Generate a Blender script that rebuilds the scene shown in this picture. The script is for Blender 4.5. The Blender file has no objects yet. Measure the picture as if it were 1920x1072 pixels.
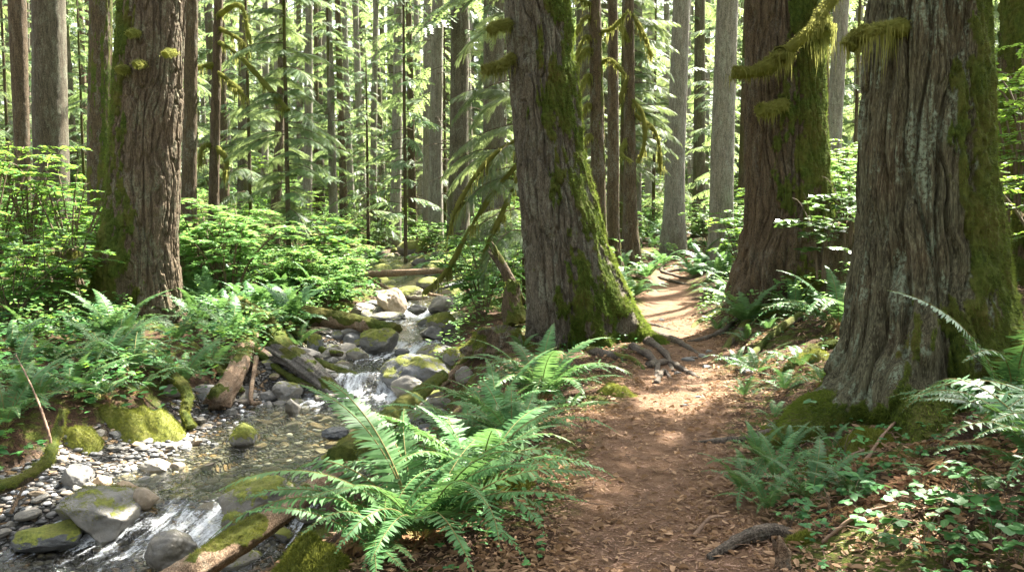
import bpy, math
import numpy as np
from mathutils import Vector

R = np.random.default_rng(11)
PI = math.pi
C = bpy.context.scene.collection

# ------------------------------------------------------------------ noise
def _h(ix, iy, iz, seed):
    n = (ix.astype(np.int64) * 374761393 + iy.astype(np.int64) * 668265263 + iz.astype(np.int64) * 2147483647 + seed * 1274126177) & 0xFFFFFFFF
    n = ((n ^ (n >> 13)) * 1274126177) & 0xFFFFFFFF
    n = ((n ^ (n >> 16)) * 2246822519) & 0xFFFFFFFF
    n = n ^ (n >> 15)
    return (n & 0xFFFFFF) / float(0x1000000)

def vn(x, y, z=0.0, seed=0):
    x, y, z = np.broadcast_arrays(np.asarray(x, float), np.asarray(y, float), np.asarray(z, float))
    ix, iy, iz = np.floor(x), np.floor(y), np.floor(z)
    fx, fy, fz = x - ix, y - iy, z - iz
    fx, fy, fz = [f * f * f * (f * (f * 6 - 15) + 10) for f in (fx, fy, fz)]
    ix, iy, iz = ix.astype(int), iy.astype(int), iz.astype(int)
    def L(a, b, t): return a + (b - a) * t
    c = [[[_h(ix + i, iy + j, iz + k, seed) for k in (0, 1)] for j in (0, 1)] for i in (0, 1)]
    x00, x01 = L(c[0][0][0], c[1][0][0], fx), L(c[0][0][1], c[1][0][1], fx)
    x10, x11 = L(c[0][1][0], c[1][1][0], fx), L(c[0][1][1], c[1][1][1], fx)
    return L(L(x00, x10, fy), L(x01, x11, fy), fz) * 2 - 1

def fbm(x, y, z=0.0, seed=0, o=4, g=0.5):
    a, s, t = 1.0, 0.0, 0.0
    for i in range(o):
        f = 2.03 ** i
        s = s + a * vn(np.asarray(x) * f, np.asarray(y) * f, np.asarray(z) * f, seed + i * 17)
        t += a
        a *= g
    return s / t

def sst(a, b, x):
    t = np.clip((np.asarray(x, float) - a) / (b - a), 0, 1)
    return t * t * (3 - 2 * t)

def worley(a, b, N, seed):
    """F1, F2 in (a,b); a wraps after N cells"""
    ia, ib = np.floor(a).astype(int), np.floor(b).astype(int)
    f1 = np.full(a.shape, 9.0); f2 = np.full(a.shape, 9.0); idv = np.zeros(a.shape)
    z = np.zeros_like(ia)
    for i in (-1, 0, 1):
        for j in (-1, 0, 1):
            ca, cb = ia + i, ib + j
            w = np.mod(ca, N)
            px = ca + 0.1 + 0.8 * _h(w, cb, z, seed); py = cb + 0.1 + 0.8 * _h(w, cb, z, seed + 5)
            d = np.sqrt((px - a) ** 2 + (py - b) ** 2)
            nearer = d < f1
            f2 = np.where(nearer, f1, np.minimum(f2, d))
            idv = np.where(nearer, _h(w, cb, z, seed + 9), idv)
            f1 = np.where(nearer, d, f1)
    return f1, f2, idv

# ------------------------------------------------------------------ camera geometry
CAM = np.array([0.0, 0.0, 1.55]); FPX = 1663.0; PITCH = math.radians(4.68)
FW = np.array([0, math.cos(PITCH), -math.sin(PITCH)]); UP = np.array([0, math.sin(PITCH), math.cos(PITCH)]); RT = np.array([1.0, 0, 0])
def ray(u, v): return FW + RT * ((u - 960) / FPX) + UP * ((536 - v) / FPX)
def at_y(u, v, Y):
    d = ray(u, v); return CAM + d * (Y / d[1])
def at_z(u, v, z):
    d = ray(u, v); return CAM + d * ((z - CAM[2]) / d[2])

# ------------------------------------------------------------------ terrain
_sy = [0, 4, 5.9, 6.55, 7.6, 9.15, 10.6, 11.1, 12.3, 13.0, 15.2, 16.3, 18, 20.5, 24, 30, 45, 90]
_sx = [-5, -3.7, -2.75, -2.46, -2.2, -1.98, -1.9, -1.87, -1.81, -1.6, -2.0, -1.7, -1.84, -2.6, -3.4, -4.2, -6, -9]
_sw = [.8, .8, .72, .6, .8, .86, .62, .42, .52, .44, .5, .42, .44, .5, .6, .7, .7, .7]
_wy = [0, 5.3, 6.1, 6.3, 6.75, 10.7, 10.82, 11.02, 12.65, 13.05, 15.8, 16.3, 18, 20, 24, 30, 45, 90]
_wz = [-1.05, -.93, -.87, -.82, -.66, -.64, -.61, -.46, -.44, -.33, -.3, -.18, -.15, -.03, .15, .6, 1.2, 2.6]
def s_x(y): return np.interp(y, _sy, _sx)
def s_w(y): return np.interp(y, _sy, _sw)
def s_z(y): return np.interp(y, _wy, _wz)
_py = [-5, 0, 3.84, 5.16, 7.36, 10.3, 12.9, 17.2, 21, 24, 30, 40, 90]
_px = [.5, .55, .67, .86, 1.32, 2.0, 2.25, 3.0, 3.9, 5.2, 8.5, 14, 40]
_pz = [0, 0, 0, 0, 0, 0, .02, .14, .34, .5, .85, 1.3, 3.0]
def p_x(y): return np.interp(y, _py, _px)
def p_z(y): return np.interp(y, _py, _pz)
def p_w(y): return np.interp(y, [0, 4, 8, 12, 17, 22], [.5, .48, .52, .5, .42, .36])

def height(x, y, detail=True):
    x = np.asarray(x, float); y = np.asarray(y, float)
    sx, hw, wz = s_x(y), s_w(y), s_z(y)
    wob = .22 * vn(x * .6, y * .6, 0, 3)
    px, pw, pz = p_x(y) + .08 * vn(y * 1.3, 0, 0, 9), p_w(y) * (1 + .15 * vn(x * 0 + 5, y * 1.7, 0, 8)), p_z(y)
    r = x - px
    a = np.maximum(r - pw, 0); a = a * a / (a + .45)
    zr = pz + 2.2 * np.tanh(.34 * a / 2.2)
    b = np.maximum(-r - pw, 0)
    zr = zr - np.interp(y, [0, 8, 10.5], [.17, .15, .05]) * np.minimum(b, 2.3) + .05 * sst(0, .35, b) + .04 * sst(0, .3, a)
    zr = zr - .035 * np.exp(-(r / (pw * .8)) ** 4)
    d = x - sx
    er = d - hw + wob * .6
    wr = np.interp(y, [5, 9, 14, 25], [1.1, 1.0, .9, 1.5])
    gr = np.interp(y, [3, 5, 6.2, 7.2, 8, 9, 10, 12], [.5, .55, .45, .25, .12, .12, .1, 0.0])
    tr = sst(0, 1, (er - gr) / wr)
    el = -d - hw + wob
    g = np.interp(y, [0, 6, 7.5, 9, 11, 14, 17, 30], [2.0, 1.35, .95, .6, .85, .7, .3, .3])
    zl = np.interp(y, [3, 8, 13, 18, 25, 40, 90], [-.32, -.24, -.12, .12, .7, 1.5, 3.4]) + .9 * np.tanh(.075 * np.maximum(el - 1.5, 0) / .9) * np.interp(y, [5, 20], [.5, 1.4])
    tl = sst(0, 1, (el - g) / .9)
    bed = wz - .04 - .16 * np.clip(1 - (d / hw) ** 2, 0, 1)
    zR = bed + (zr - bed) * tr
    bar = wz - .04 + .11 * np.clip(el, -.2, 1.5)
    zL = bar + (zl - bar) * tl
    z = np.where(d > 0, zR, np.where(el > -.2, np.maximum(np.minimum(zL, 9), bed), bed))
    onp = np.exp(-(r / (pw * 1.05)) ** 4)
    off = (1 - onp)
    land = np.where(d > 0, sst(0, .5, er), sst(g * .5, g + .4, el))
    z = z + off * land * (.07 * fbm(x * 1.1, y * 1.1, 0, 21, 3) + np.interp(y, [10, 25, 50], [0, .16, .3]) * fbm(x * .25, y * .25, 0, 22, 2))
    if detail:
        z = z + (.012 + .02 * off * land) * fbm(x * 5, y * 5, 0, 23, 3) + .006 * fbm(x * 20, y * 20, 0, 24, 2)
    return z
def hz(x, y): return float(height(np.array([x]), np.array([y]))[0])
def ground(u, v):
    """where the ray through a pixel of the photo meets the terrain"""
    d = ray(u, v); t = np.linspace(2.2, 70, 2400)
    P = CAM + d * t[:, None]
    below = P[:, 2] < height(P[:, 0], P[:, 1], False)
    i = int(np.argmax(below)) if below.any() else len(t) - 1
    return P[i]
def masks(x, y):
    r = np.abs(x - p_x(y)); pw = p_w(y)
    path = 1 - sst(.75, 1.25, r / pw + .25 * vn(x * 3, y * 3, 0, 31))
    path = path * (1 - sst(22, 25, y))
    d = x - s_x(y); hw = s_w(y)
    g = np.interp(y, [0, 6, 7.5, 9, 11, 14, 17, 30], [2.0, 1.35, .95, .6, .85, .7, .3, .3])
    grav = np.where(d > 0, 1 - sst(.15, .5, d - hw), 1 - sst(g - .1, g + .35, -d - hw)) * (1 - sst(24, 32, y))
    return path, grav

# ------------------------------------------------------------------ mesh helpers
def mk(name, V, F, mat, parent=None, attrs=None, smooth=True, loc=None):
    me = bpy.data.meshes.new(name)
    V = np.asarray(V, np.float32)
    F = [np.asarray(f, np.int32) for f in (F if isinstance(F, list) else [F]) if len(f)]
    sizes = np.concatenate([np.full(len(f), f.shape[1], np.int32) for f in F])
    loops = np.concatenate([f.ravel() for f in F])
    me.vertices.add(len(V)); me.vertices.foreach_set('co', V.ravel())
    me.loops.add(len(loops)); me.loops.foreach_set('vertex_index', loops)
    me.polygons.add(len(sizes))
    me.polygons.foreach_set('loop_start', np.concatenate([[0], np.cumsum(sizes)[:-1]]).astype(np.int32))
    me.polygons.foreach_set('use_smooth', np.full(len(sizes), bool(smooth)))
    for k, v in (attrs or {}).items():
        a = me.attributes.new(k, 'FLOAT', 'POINT'); a.data.foreach_set('value', np.asarray(v, np.float32))
    me.update(calc_edges=True)
    if mat: me.materials.append(mat)
    o = bpy.data.objects.new(name, me); C.objects.link(o)
    if parent: o.parent = parent
    if loc is not None: o.location = [float(q) for q in loc]
    return o

def tag(o, label=None, cat=None, group=None, kind=None):
    if label: o['label'] = label
    if cat: o['category'] = cat
    if group: o['group'] = group
    if kind: o['kind'] = kind
    return o
def thing(name, label, cat, loc=(0, 0, 0), rz=0.0, group=None):
    o = bpy.data.objects.new(name, None); C.objects.link(o)
    o.empty_display_size = .1
    o.location = [float(q) for q in loc]; o.rotation_euler = (0, 0, rz)
    return tag(o, label, cat, group)
def dup(root, loc, rz=0.0, s=1.0, label=None, group=None, tilt=(0, 0)):
    r = root.copy(); C.objects.link(r)
    r.location = [float(q) for q in loc]; r.rotation_euler = (tilt[0], tilt[1], rz)
    r.scale = (s, s, s) if np.isscalar(s) else s
    if label: r['label'] = label
    if group: r['group'] = group
    for ch in list(root.children):
        c = ch.copy(); C.objects.link(c); c.parent = r
        for gch in list(ch.children):
            d = gch.copy(); C.objects.link(d); d.parent = c
    return r

class Buf:
    def __init__(s): s.V = []; s.T = []; s.Q = []; s.r = []; s.n = 0
    def add(s, V, T=None, Q=None, rnd=0.5):
        V = np.asarray(V, float).reshape(-1, 3)
        if T is not None and len(T): s.T.append(np.asarray(T).reshape(-1, 3) + s.n)
        if Q is not None and len(Q): s.Q.append(np.asarray(Q).reshape(-1, 4) + s.n)
        s.V.append(V); s.r.append(np.broadcast_to(np.asarray(rnd, float), (len(V),))); s.n += len(V)
    def cat(s):
        F = []
        if s.T: F.append(np.concatenate(s.T))
        if s.Q: F.append(np.concatenate(s.Q))
        return np.concatenate(s.V), F, np.concatenate(s.r)
    def build(s, name, mat, parent=None, loc=None, smooth=False, off=None):
        V, F, r = s.cat()
        if off is not None: V = V - np.asarray(off)
        return mk(name, V, F, mat, parent, {'rnd': r}, smooth, loc)

def build_two(b, w, name, ma, mb, parent):
    V, F, r = b.cat(); V2, F2, r2 = w.cat(); k = len(V)
    o = mk(name, np.concatenate([V, V2]), F + [f + k for f in F2], M[ma], parent, {'rnd': np.concatenate([r, r2])}, False)
    me = o.data; me.materials.append(M[mb]); mi = np.zeros(len(me.polygons), np.int32); mi[sum(len(f) for f in F):] = 1
    me.polygons.foreach_set('material_index', mi); return o
def nrm(a):
    a = np.asarray(a, float); return a / np.maximum(np.linalg.norm(a, axis=-1, keepdims=True), 1e-9)
def basis(d, n):
    x = nrm(d); y = nrm(np.cross(n, x)); z = np.cross(x, y)
    return np.stack([x, y, z], axis=-1)          # columns
def scat(buf, tmpl, P, B, S, rnd=None):
    """stamp template (V,T,Q) at P with bases B and scales S (n,) or (n,3)"""
    V, T, Q = tmpl; n = len(P); k = len(V)
    if n == 0: return
    S = np.asarray(S, float); S = np.repeat(S[:, None], 3, 1) if S.ndim == 1 else S
    W = np.einsum('nij,nkj->nki', B, V[None] * S[:, None, :]) + np.asarray(P)[:, None, :]
    o = (np.arange(n) * k)[:, None, None]
    rnd = R.random(n) if rnd is None else np.broadcast_to(rnd, (n,))
    buf.add(W.reshape(-1, 3), (T[None] + o).reshape(-1, 3) if T is not None else None, (Q[None] + o).reshape(-1, 4) if Q is not None else None, np.repeat(rnd, k))

def tube(P, rad, nth=12, closed_ends=True):
    """skin a polyline; returns V, Q, T, (theta, s)"""
    P = np.asarray(P, float); n = len(P)
    rad = np.broadcast_to(np.asarray(rad, float), (n,))
    t = nrm(np.gradient(P, axis=0))
    ref = np.array([0, 0, 1.0]) if abs(t[0, 2]) < .9 else np.array([0, 1.0, 0])
    nn = np.zeros_like(t); v = nrm(ref - t[0] * (ref @ t[0])); nn[0] = v
    for i in range(1, n):
        v = nn[i - 1] - t[i] * (nn[i - 1] @ t[i]); nn[i] = v / max(np.linalg.norm(v), 1e-9)
    bb = np.cross(t, nn)
    th = np.linspace(0, 2 * PI, nth, endpoint=False)
    dirs = nn[:, None, :] * np.cos(th)[None, :, None] + bb[:, None, :] * np.sin(th)[None, :, None]
    V = P[:, None, :] + dirs * rad[:, None, None]
    i = np.arange(n - 1)[:, None] * nth; j = np.arange(nth)[None, :]; j2 = (j + 1) % nth
    Q = np.stack([i + j, i + j2, i + nth + j2, i + nth + j], -1).reshape(-1, 4)
    V = V.reshape(-1, 3); T = np.zeros((0, 3), int); k = len(V)
    th2 = np.tile(th, n); s2 = np.repeat(np.concatenate([[0], np.cumsum(np.linalg.norm(np.diff(P, axis=0), axis=1))]), nth)
    if closed_ends:
        V = np.concatenate([V, P[:1], P[-1:]]); j = np.arange(nth); j2 = (j + 1) % nth
        T = np.concatenate([np.stack([np.full(nth, k), j2, j], -1), np.stack([np.full(nth, k + 1), (n - 1) * nth + j, (n - 1) * nth + j2], -1)])
        th2 = np.concatenate([th2, [0, 0]]); s2 = np.concatenate([s2, [0, s2[-1]]])
        dirs = np.concatenate([dirs.reshape(-1, 3), -t[:1], t[-1:]])
    else: dirs = dirs.reshape(-1, 3)
    return V, Q, T, th2, s2, dirs
def smooth_line(pts, n):
    """Catmull-Rom through the points"""
    p = np.asarray(pts, float); m = len(p)
    if m == 2: return p[0] + (p[1] - p[0]) * np.linspace(0, 1, n)[:, None]
    q = np.concatenate([2 * p[:1] - p[1:2], p, 2 * p[-1:] - p[-2:-1]])
    t = np.linspace(0, m - 1 - 1e-6, n); i = t.astype(int); f = (t - i)[:, None]
    a, b, c, d = q[i], q[i + 1], q[i + 2], q[i + 3]
    return .5 * ((2 * b) + (-a + c) * f + (2 * a - 5 * b + 4 * c - d) * f ** 2 + (-a + 3 * b - 3 * c + d) * f ** 3)

# ------------------------------------------------------------------ materials
def nodes(name):
    m = bpy.data.materials.new(name); m.use_nodes = True
    nt = m.node_tree; nt.nodes.clear()
    out = nt.nodes.new('ShaderNodeOutputMaterial')
    def N(t, ins=None, **props):
        nd = nt.nodes.new('ShaderNode' + t)
        for k, v in props.items(): setattr(nd, k, v)
        for k, v in (ins or {}).items():
            if isinstance(v, bpy.types.Node): v = v.outputs[0]
            if isinstance(v, bpy.types.NodeSocket): nt.links.new(v, nd.inputs[k])
            else:
                if nd.inputs[k].type == 'RGBA': v = (v, v, v, 1) if not isinstance(v, tuple) else v + (1,) * (4 - len(v))
                nd.inputs[k].default_value = v
        return nd
    def fin(sh): nt.links.new(sh.outputs[0], out.inputs['Surface'])
    return m, N, fin
def mixc(N, f, a, b): 
    nd = N('MixRGB', {'Fac': f, 'Color1': a, 'Color2': b}); return nd
def mrange(N, v, a, b, c=0.0, d=1.0): return N('MapRange', {'Value': v, 'From Min': a, 'From Max': b, 'To Min': c, 'To Max': d})
def mul(N, a, b): return N('Math', {0: a, 1: b}, operation='MULTIPLY')
def noise(N, vec, sc, det=4.0, rough=.55): return N('TexNoise', {'Vector': vec, 'Scale': sc, 'Detail': det, 'Roughness': rough})

MOSS1, MOSS2 = (.018, .034, .006), (.09, .118, .02)
def bark(name, c1, c2, c3, lichen=(.30, .33, .27), lich=.5, stretch=.12, mossy=(MOSS1, MOSS2), bump=.5):
    m, N, fin = nodes(name)
    tc = N('TexCoord').outputs['Object']
    mp = N('Mapping', {'Vector': tc, 'Scale': (1, 1, stretch)})
    n1 = noise(N, mp, 14, 6, .65); n2 = noise(N, tc, 2.1, 4); n3 = noise(N, tc, 38, 5, .7); n4 = noise(N, mp, 45, 4, .7)
    col = mixc(N, mrange(N, n1.outputs[0], .32, .66), c1, c2)
    col = mixc(N, mrange(N, n2.outputs[0], .45, .7, 0, .8), col, c3)
    col = mixc(N, mrange(N, n4.outputs[0], .42, .64, 0, .75), col, tuple(.5 * q for q in c1))
    n5 = noise(N, N('Mapping', {'Vector': tc, 'Scale': (1, 1, min(1, stretch * 2.5))}), 110, 4, .75)
    col = mixc(N, mrange(N, n5.outputs[0], .5, .66, 0, .55), col, tuple(min(1, 1.7 * q) for q in c2)); col = mixc(N, mrange(N, n5.outputs[0], .46, .32, 0, .7), col, tuple(.45 * q for q in c1))
    l1 = noise(N, N('Mapping', {'Vector': tc, 'Scale': (1, 1, .4)}), 5.5, 6, .7)
    lm = mul(N, mrange(N, l1.outputs[0], .51, .57, 0, 1), mrange(N, n3.outputs[0], .44, .56, 0, lich))
    col = mixc(N, lm, col, lichen)
    at = N('Attribute', attribute_name='moss').outputs['Fac']
    mc = mixc(N, mrange(N, noise(N, tc, 22, 5, .7).outputs[0], .3, .7), mossy[0], mossy[1])
    mc = mixc(N, mrange(N, noise(N, tc, 3, 3).outputs[0], .4, .7, 0, .6), mc, (.12, .09, .025))
    mf = mrange(N, N('Math', {0: at, 1: mrange(N, n3.outputs[0], .2, .8, -.25, .25)}, operation='ADD'), .35, .6)
    col = mixc(N, mf, col, mc)
    h = N('Math', {0: N('Math', {0: n4.outputs[0], 1: n3.outputs[0]}, operation='ADD'), 1: n5.outputs[0]}, operation='ADD')
    bp = N('Bump', {'Height': h, 'Strength': min(1, bump * 1.7), 'Distance': .02})
    fin(N('BsdfPrincipled', {'Base Color': col, 'Roughness': .92, 'Normal': bp, 'Specular IOR Level': .15}))
    return m
def leafmat(name, c1, c2, trans=.45, tcol=None, gloss=.25, rough=.5, c3=None):
    m, N, fin = nodes(name)
    at = N('Attribute', attribute_name='rnd').outputs['Fac']
    oi = N('ObjectInfo').outputs['Random']
    col = mixc(N, at, c1, c2)
    if c3: col = mixc(N, mrange(N, at, .86, .97), col, c3)
    col = N('HueSaturation', {'Color': col, 'Value': mrange(N, oi, 0, 1, .82, 1.2), 'Hue': mrange(N, oi, 0, 1, .49, .515)})
    ge = N('NewGeometry')
    p = N('BsdfPrincipled', {'Base Color': col, 'Roughness': rough, 'Specular IOR Level': gloss})
    tn = tcol or tuple(min(1, q * k) for q, k in zip(c2, (2.1, 1.9, .9)))
    tr = N('BsdfTranslucent', {'Color': mixc(N, .6, col, tn)})
    fin(N('MixShader', {0: trans, 1: p, 2: tr}))
    return m
def plain(name, c1, c2, sc=20, rough=.85, bump=.3, bd=.01, spec=.3, stretch=(1, 1, 1)):
    m, N, fin = nodes(name)
    tc = N('Mapping', {'Vector': N('TexCoord').outputs['Object'], 'Scale': stretch})
    n = noise(N, tc, sc, 6, .65)
    fin(N('BsdfPrincipled', {'Base Color': mixc(N, mrange(N, n.outputs[0], .3, .7), c1, c2), 'Roughness': rough, 'Specular IOR Level': spec,
                             'Normal': N('Bump', {'Height': n.outputs[0], 'Strength': bump, 'Distance': bd})}))
    return m

M = {}
M['fir'] = bark('fir_bark', (.05, .038, .024), (.165, .128, .084), (.125, .088, .054), lich=.4, lichen=(.23, .255, .17))
M['fir_grey'] = bark('grey_bark', (.05, .043, .029), (.15, .132, .094), (.108, .085, .056), lich=.45, lichen=(.23, .25, .18))
M['cedar'] = bark('cedar_bark', (.036, .031, .016), (.145, .138, .082), (.088, .06, .032), lichen=(.23, .28, .19), lich=.7, stretch=.06)
M['hemlock'] = bark('hemlock_bark', (.045, .034, .02), (.12, .09, .054), (.1, .07, .04), lich=.25, stretch=.2)
M['redbark'] = bark('red_bark', (.045, .034, .021), (.135, .10, .062), (.10, .073, .044), lich=.15, stretch=.15)
M['root'] = bark('root_bark', (.042, .034, .026), (.145, .118, .09), (.09, .068, .05), lich=.15, stretch=.5, bump=.35)
M['deadwood'] = bark('dead_wood', (.10, .065, .04), (.33, .235, .155), (.2, .13, .08), lich=.2, stretch=1)
M['palehazebark'] = bark('pale_haze_bark', (.11, .10, .078), (.27, .25, .20), (.2, .175, .135), lich=.5, lichen=(.32, .34, .27))  # pale grey bark, base colour lightened further to stand in for distant haze
M['greywood'] = bark('grey_wood', (.055, .05, .042), (.21, .19, .16), (.12, .10, .08), lich=.3, stretch=.4)
M['moss'] = leafmat('moss_tuft', (.03, .055, .009), (.115, .15, .025), .4, (.28, .36, .06), .05, .9)
M['mossbright'] = leafmat('bright_moss_tuft', (.04, .058, .01), (.155, .17, .03), .42, (.36, .38, .07), .05, .9)
M['hangmoss'] = leafmat('hanging_moss', (.09, .10, .022), (.22, .22, .06), .5, (.42, .42, .12), .03, .95)
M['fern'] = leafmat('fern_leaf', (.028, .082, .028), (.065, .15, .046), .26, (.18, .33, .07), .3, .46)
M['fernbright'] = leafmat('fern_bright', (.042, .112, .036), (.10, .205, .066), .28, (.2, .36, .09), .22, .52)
M['rachis'] = plain('fern_stalk', (.12, .10, .03), (.18, .15, .05))
M['deadfern'] = leafmat('dead_fern', (.11, .055, .025), (.27, .15, .075), .25, (.4, .22, .1), .1, .8)
M['shrub'] = leafmat('shrub_leaf', (.042, .125, .026), (.11, .235, .045), .45, (.36, .55, .07), .3, .5)
M['maple'] = leafmat('maple_leaf', (.06, .15, .034), (.145, .27, .066), .42, (.34, .52, .12), .25, .5)
M['cover'] = leafmat('cover_leaf', (.024, .085, .024), (.075, .18, .045), .3, (.17, .36, .07), .2, .5)
M['salal'] = leafmat('salal_leaf', (.03, .075, .02), (.07, .14, .035), .25, (.2, .34, .06), .6, .3)
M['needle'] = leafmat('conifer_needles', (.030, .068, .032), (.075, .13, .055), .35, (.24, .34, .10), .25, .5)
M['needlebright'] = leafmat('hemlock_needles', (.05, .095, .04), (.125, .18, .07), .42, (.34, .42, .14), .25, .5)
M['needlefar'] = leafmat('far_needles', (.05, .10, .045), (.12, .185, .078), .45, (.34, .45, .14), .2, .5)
M['needlehaze'] = leafmat('haze_pale_needles', (.095, .155, .075), (.19, .265, .13), .5, (.45, .54, .22), .15, .6)  # needle colour lightened so the far trees seem faded by haze
M['litter'] = leafmat('leaf_litter', (.12, .068, .036), (.37, .24, .14), .2, (.45, .28, .14), .15, .7)
M['twig'] = plain('twig_wood', (.09, .055, .035), (.26, .17, .11), 30)
M['stem'] = plain('shrub_stem', (.07, .05, .03), (.15, .11, .07), 30)
# ------------------------------------------------------------------ ground, rock and water materials
def ground_mat():
    m, N, fin = nodes('forest_floor')
    tc = N('TexCoord').outputs['Object']
    A = lambda k: N('Attribute', attribute_name=k).outputs['Fac']
    n_f = noise(N, tc, 60, 6, .7); n_m = noise(N, tc, 9, 5, .6); n_l = noise(N, tc, 1.4, 4, .6); n_s = noise(N, N('Mapping', {'Vector': tc, 'Scale': (1, 1, 1)}), 190, 3, .7)
    floor = mixc(N, mrange(N, n_f.outputs[0], .35, .65), (.022, .015, .009), (.105, .06, .035))
    moss = mixc(N, mrange(N, n_f.outputs[0], .3, .7), (.03, .045, .008), (.14, .16, .03))
    floor = mixc(N, mrange(N, N('Math', {0: n_l.outputs[0], 1: n_m.outputs[0]}, operation='ADD'), .98, 1.12), floor, moss)
    path = mixc(N, mrange(N, n_m.outputs[0], .3, .7), (.125, .072, .039), (.255, .155, .093))
    path = mixc(N, mrange(N, n_s.outputs[0], .55, .72, 0, .6), path, (.36, .24, .15))
    path = mixc(N, mrange(N, n_s.outputs[0], .46, .34, 0, .8), path, (.07, .042, .028))
    path = mixc(N, mrange(N, n_l.outputs[0], .5, .66, 0, .5), path, (.13, .085, .06))
    v = N('TexVoronoi', {'Vector': tc, 'Scale': 17.0, 'Randomness': 1.0}); v2 = N('TexVoronoi', {'Vector': tc, 'Scale': 17.0}, feature='DISTANCE_TO_EDGE')
    sep = N('SeparateColor', {0: v.outputs['Color']})
    st = mixc(N, sep.outputs[0], (.05, .053, .053), (.15, .14, .12)); st = mixc(N, mrange(N, sep.outputs[1], .7, .9), st, (.2, .135, .075))
    st = mixc(N, mrange(N, v2.outputs[0], .0, .09, 1, 0), st, (.03, .027, .022))
    col = mixc(N, A('path'), floor, path); col = mixc(N, A('gravel'), col, st)
    h = N('Math', {0: n_f.outputs[0], 1: n_s.outputs[0]}, operation='ADD')
    h2 = mixc(N, A('gravel'), h.outputs[0], mrange(N, v2.outputs[0], 0, .25, 0, 2.5).outputs[0])
    fin(N('BsdfPrincipled', {'Base Color': col, 'Roughness': .95, 'Specular IOR Level': .12, 'Normal': N('Bump', {'Height': h2, 'Strength': 1.0, 'Distance': .02})}))
    return m
M['ground'] = ground_mat()

def rock_mat():
    m, N, fin = nodes('river_rock')
    tc = N('TexCoord').outputs['Object']
    P = lambda k: N('Attribute', attribute_name=k, attribute_type='OBJECT').outputs['Fac']
    oi = N('ObjectInfo').outputs['Random']
    off = N('VectorMath', {0: tc, 1: N('CombineXYZ', {0: mul(N, oi, 40.0), 1: mul(N, oi, 17.0)})}, operation='ADD')
    n1 = noise(N, off, 6, 6, .65); n2 = noise(N, off, 40, 5, .7); n3 = noise(N, N('Mapping', {'Vector': off, 'Scale': (1, .5, 3)}), 3, 4)
    a = mixc(N, oi, (.06, .064, .066), (.15, .14, .118)); b = mixc(N, oi, (.15, .155, .155), (.25, .22, .165))
    col = mixc(N, mrange(N, n1.outputs[0], .35, .65), a, b)
    col = mixc(N, mrange(N, n3.outputs[0], .55, .65, 0, .6), col, (.055, .055, .055))
    col = mixc(N, mrange(N, n2.outputs[0], .58, .7, 0, .5), col, (.36, .35, .31))
    col = mixc(N, P('tan'), col, mixc(N, mrange(N, n2.outputs[0], .3, .7), (.22, .15, .085), (.36, .28, .18)))
    wet = P('wet'); col = mixc(N, wet, col, mixc(N, .62, col, (.012, .012, .01)))
    ge = N('NewGeometry'); sz = N('SeparateXYZ', {0: ge.outputs['Normal']}).outputs[2]
    k = N('Math', {0: N('Math', {0: mrange(N, sz, -.2, .9, -.35, .35), 1: P('mossy')}, operation='ADD'), 1: mrange(N, noise(N, off, 4.5, 6, .7).outputs[0], .25, .75, -.45, .45)}, operation='ADD')
    mf = mrange(N, k, .42, .56)
    mc = mixc(N, mrange(N, n2.outputs[0], .3, .7), (.045, .06, .01), (.18, .195, .03)); mc = mixc(N, mrange(N, n1.outputs[0], .45, .7, 0, .6), mc, (.13, .115, .03))
    col = mixc(N, mf, col, mc)
    rough = mixc(N, mf, mixc(N, wet, .75, .18), .95)
    h = N('Math', {0: n2.outputs[0], 1: mul(N, mf, 1.2)}, operation='ADD')
    fin(N('BsdfPrincipled', {'Base Color': col, 'Roughness': rough, 'Specular IOR Level': .4, 'Normal': N('Bump', {'Height': h, 'Strength': .5, 'Distance': .02})}))
    return m
M['rock'] = rock_mat()

def water_mat():
    m, N, fin = nodes('stream_water')
    tc = N('TexCoord').outputs['Object']
    foam = N('Attribute', attribute_name='foam').outputs['Fac']
    st = N('Attribute', attribute_name='along', attribute_type='GEOMETRY').outputs['Fac']; ac = N('Attribute', attribute_name='across').outputs['Fac']
    uv = N('CombineXYZ', {0: mul(N, ac, 4.0), 1: mul(N, st, 1.5)})
    n1 = noise(N, uv, 3.2, 6, .7); n2 = noise(N, tc, 9, 4, .6); n3 = noise(N, tc, 55, 4, .75)
    h = N('Math', {0: n2.outputs[0], 1: mul(N, n1.outputs[0], .9)}, operation='ADD')
    bp = N('Bump', {'Height': h, 'Strength': .55, 'Distance': .05})
    fr = N('Fresnel', {'IOR': 1.33, 'Normal': bp})
    gl = N('BsdfGlossy', {'Color': (.95, .97, 1), 'Roughness': .06, 'Normal': bp})
    tr = N('BsdfTransparent', {'Color': (.8, .79, .64)})
    w = N('MixShader', {0: fr, 1: tr, 2: gl})
    fo = N('MixShader', {0: .3, 1: N('BsdfDiffuse', {'Color': (.82, .86, .88), 'Normal': bp}), 2: N('BsdfTranslucent', {'Color': (.8, .86, .9)})})
    k = N('Math', {0: foam, 1: N('Math', {0: mrange(N, n1.outputs[0], .3, .7, -.42, .42), 1: mrange(N, n3.outputs[0], .25, .75, -.22, .22)}, operation='ADD')}, operation='ADD')
    fin(N('MixShader', {0: mrange(N, k, .38, 1.0, 0, .95), 1: w, 2: fo}))
    return m
M['water'] = water_mat()

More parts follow.
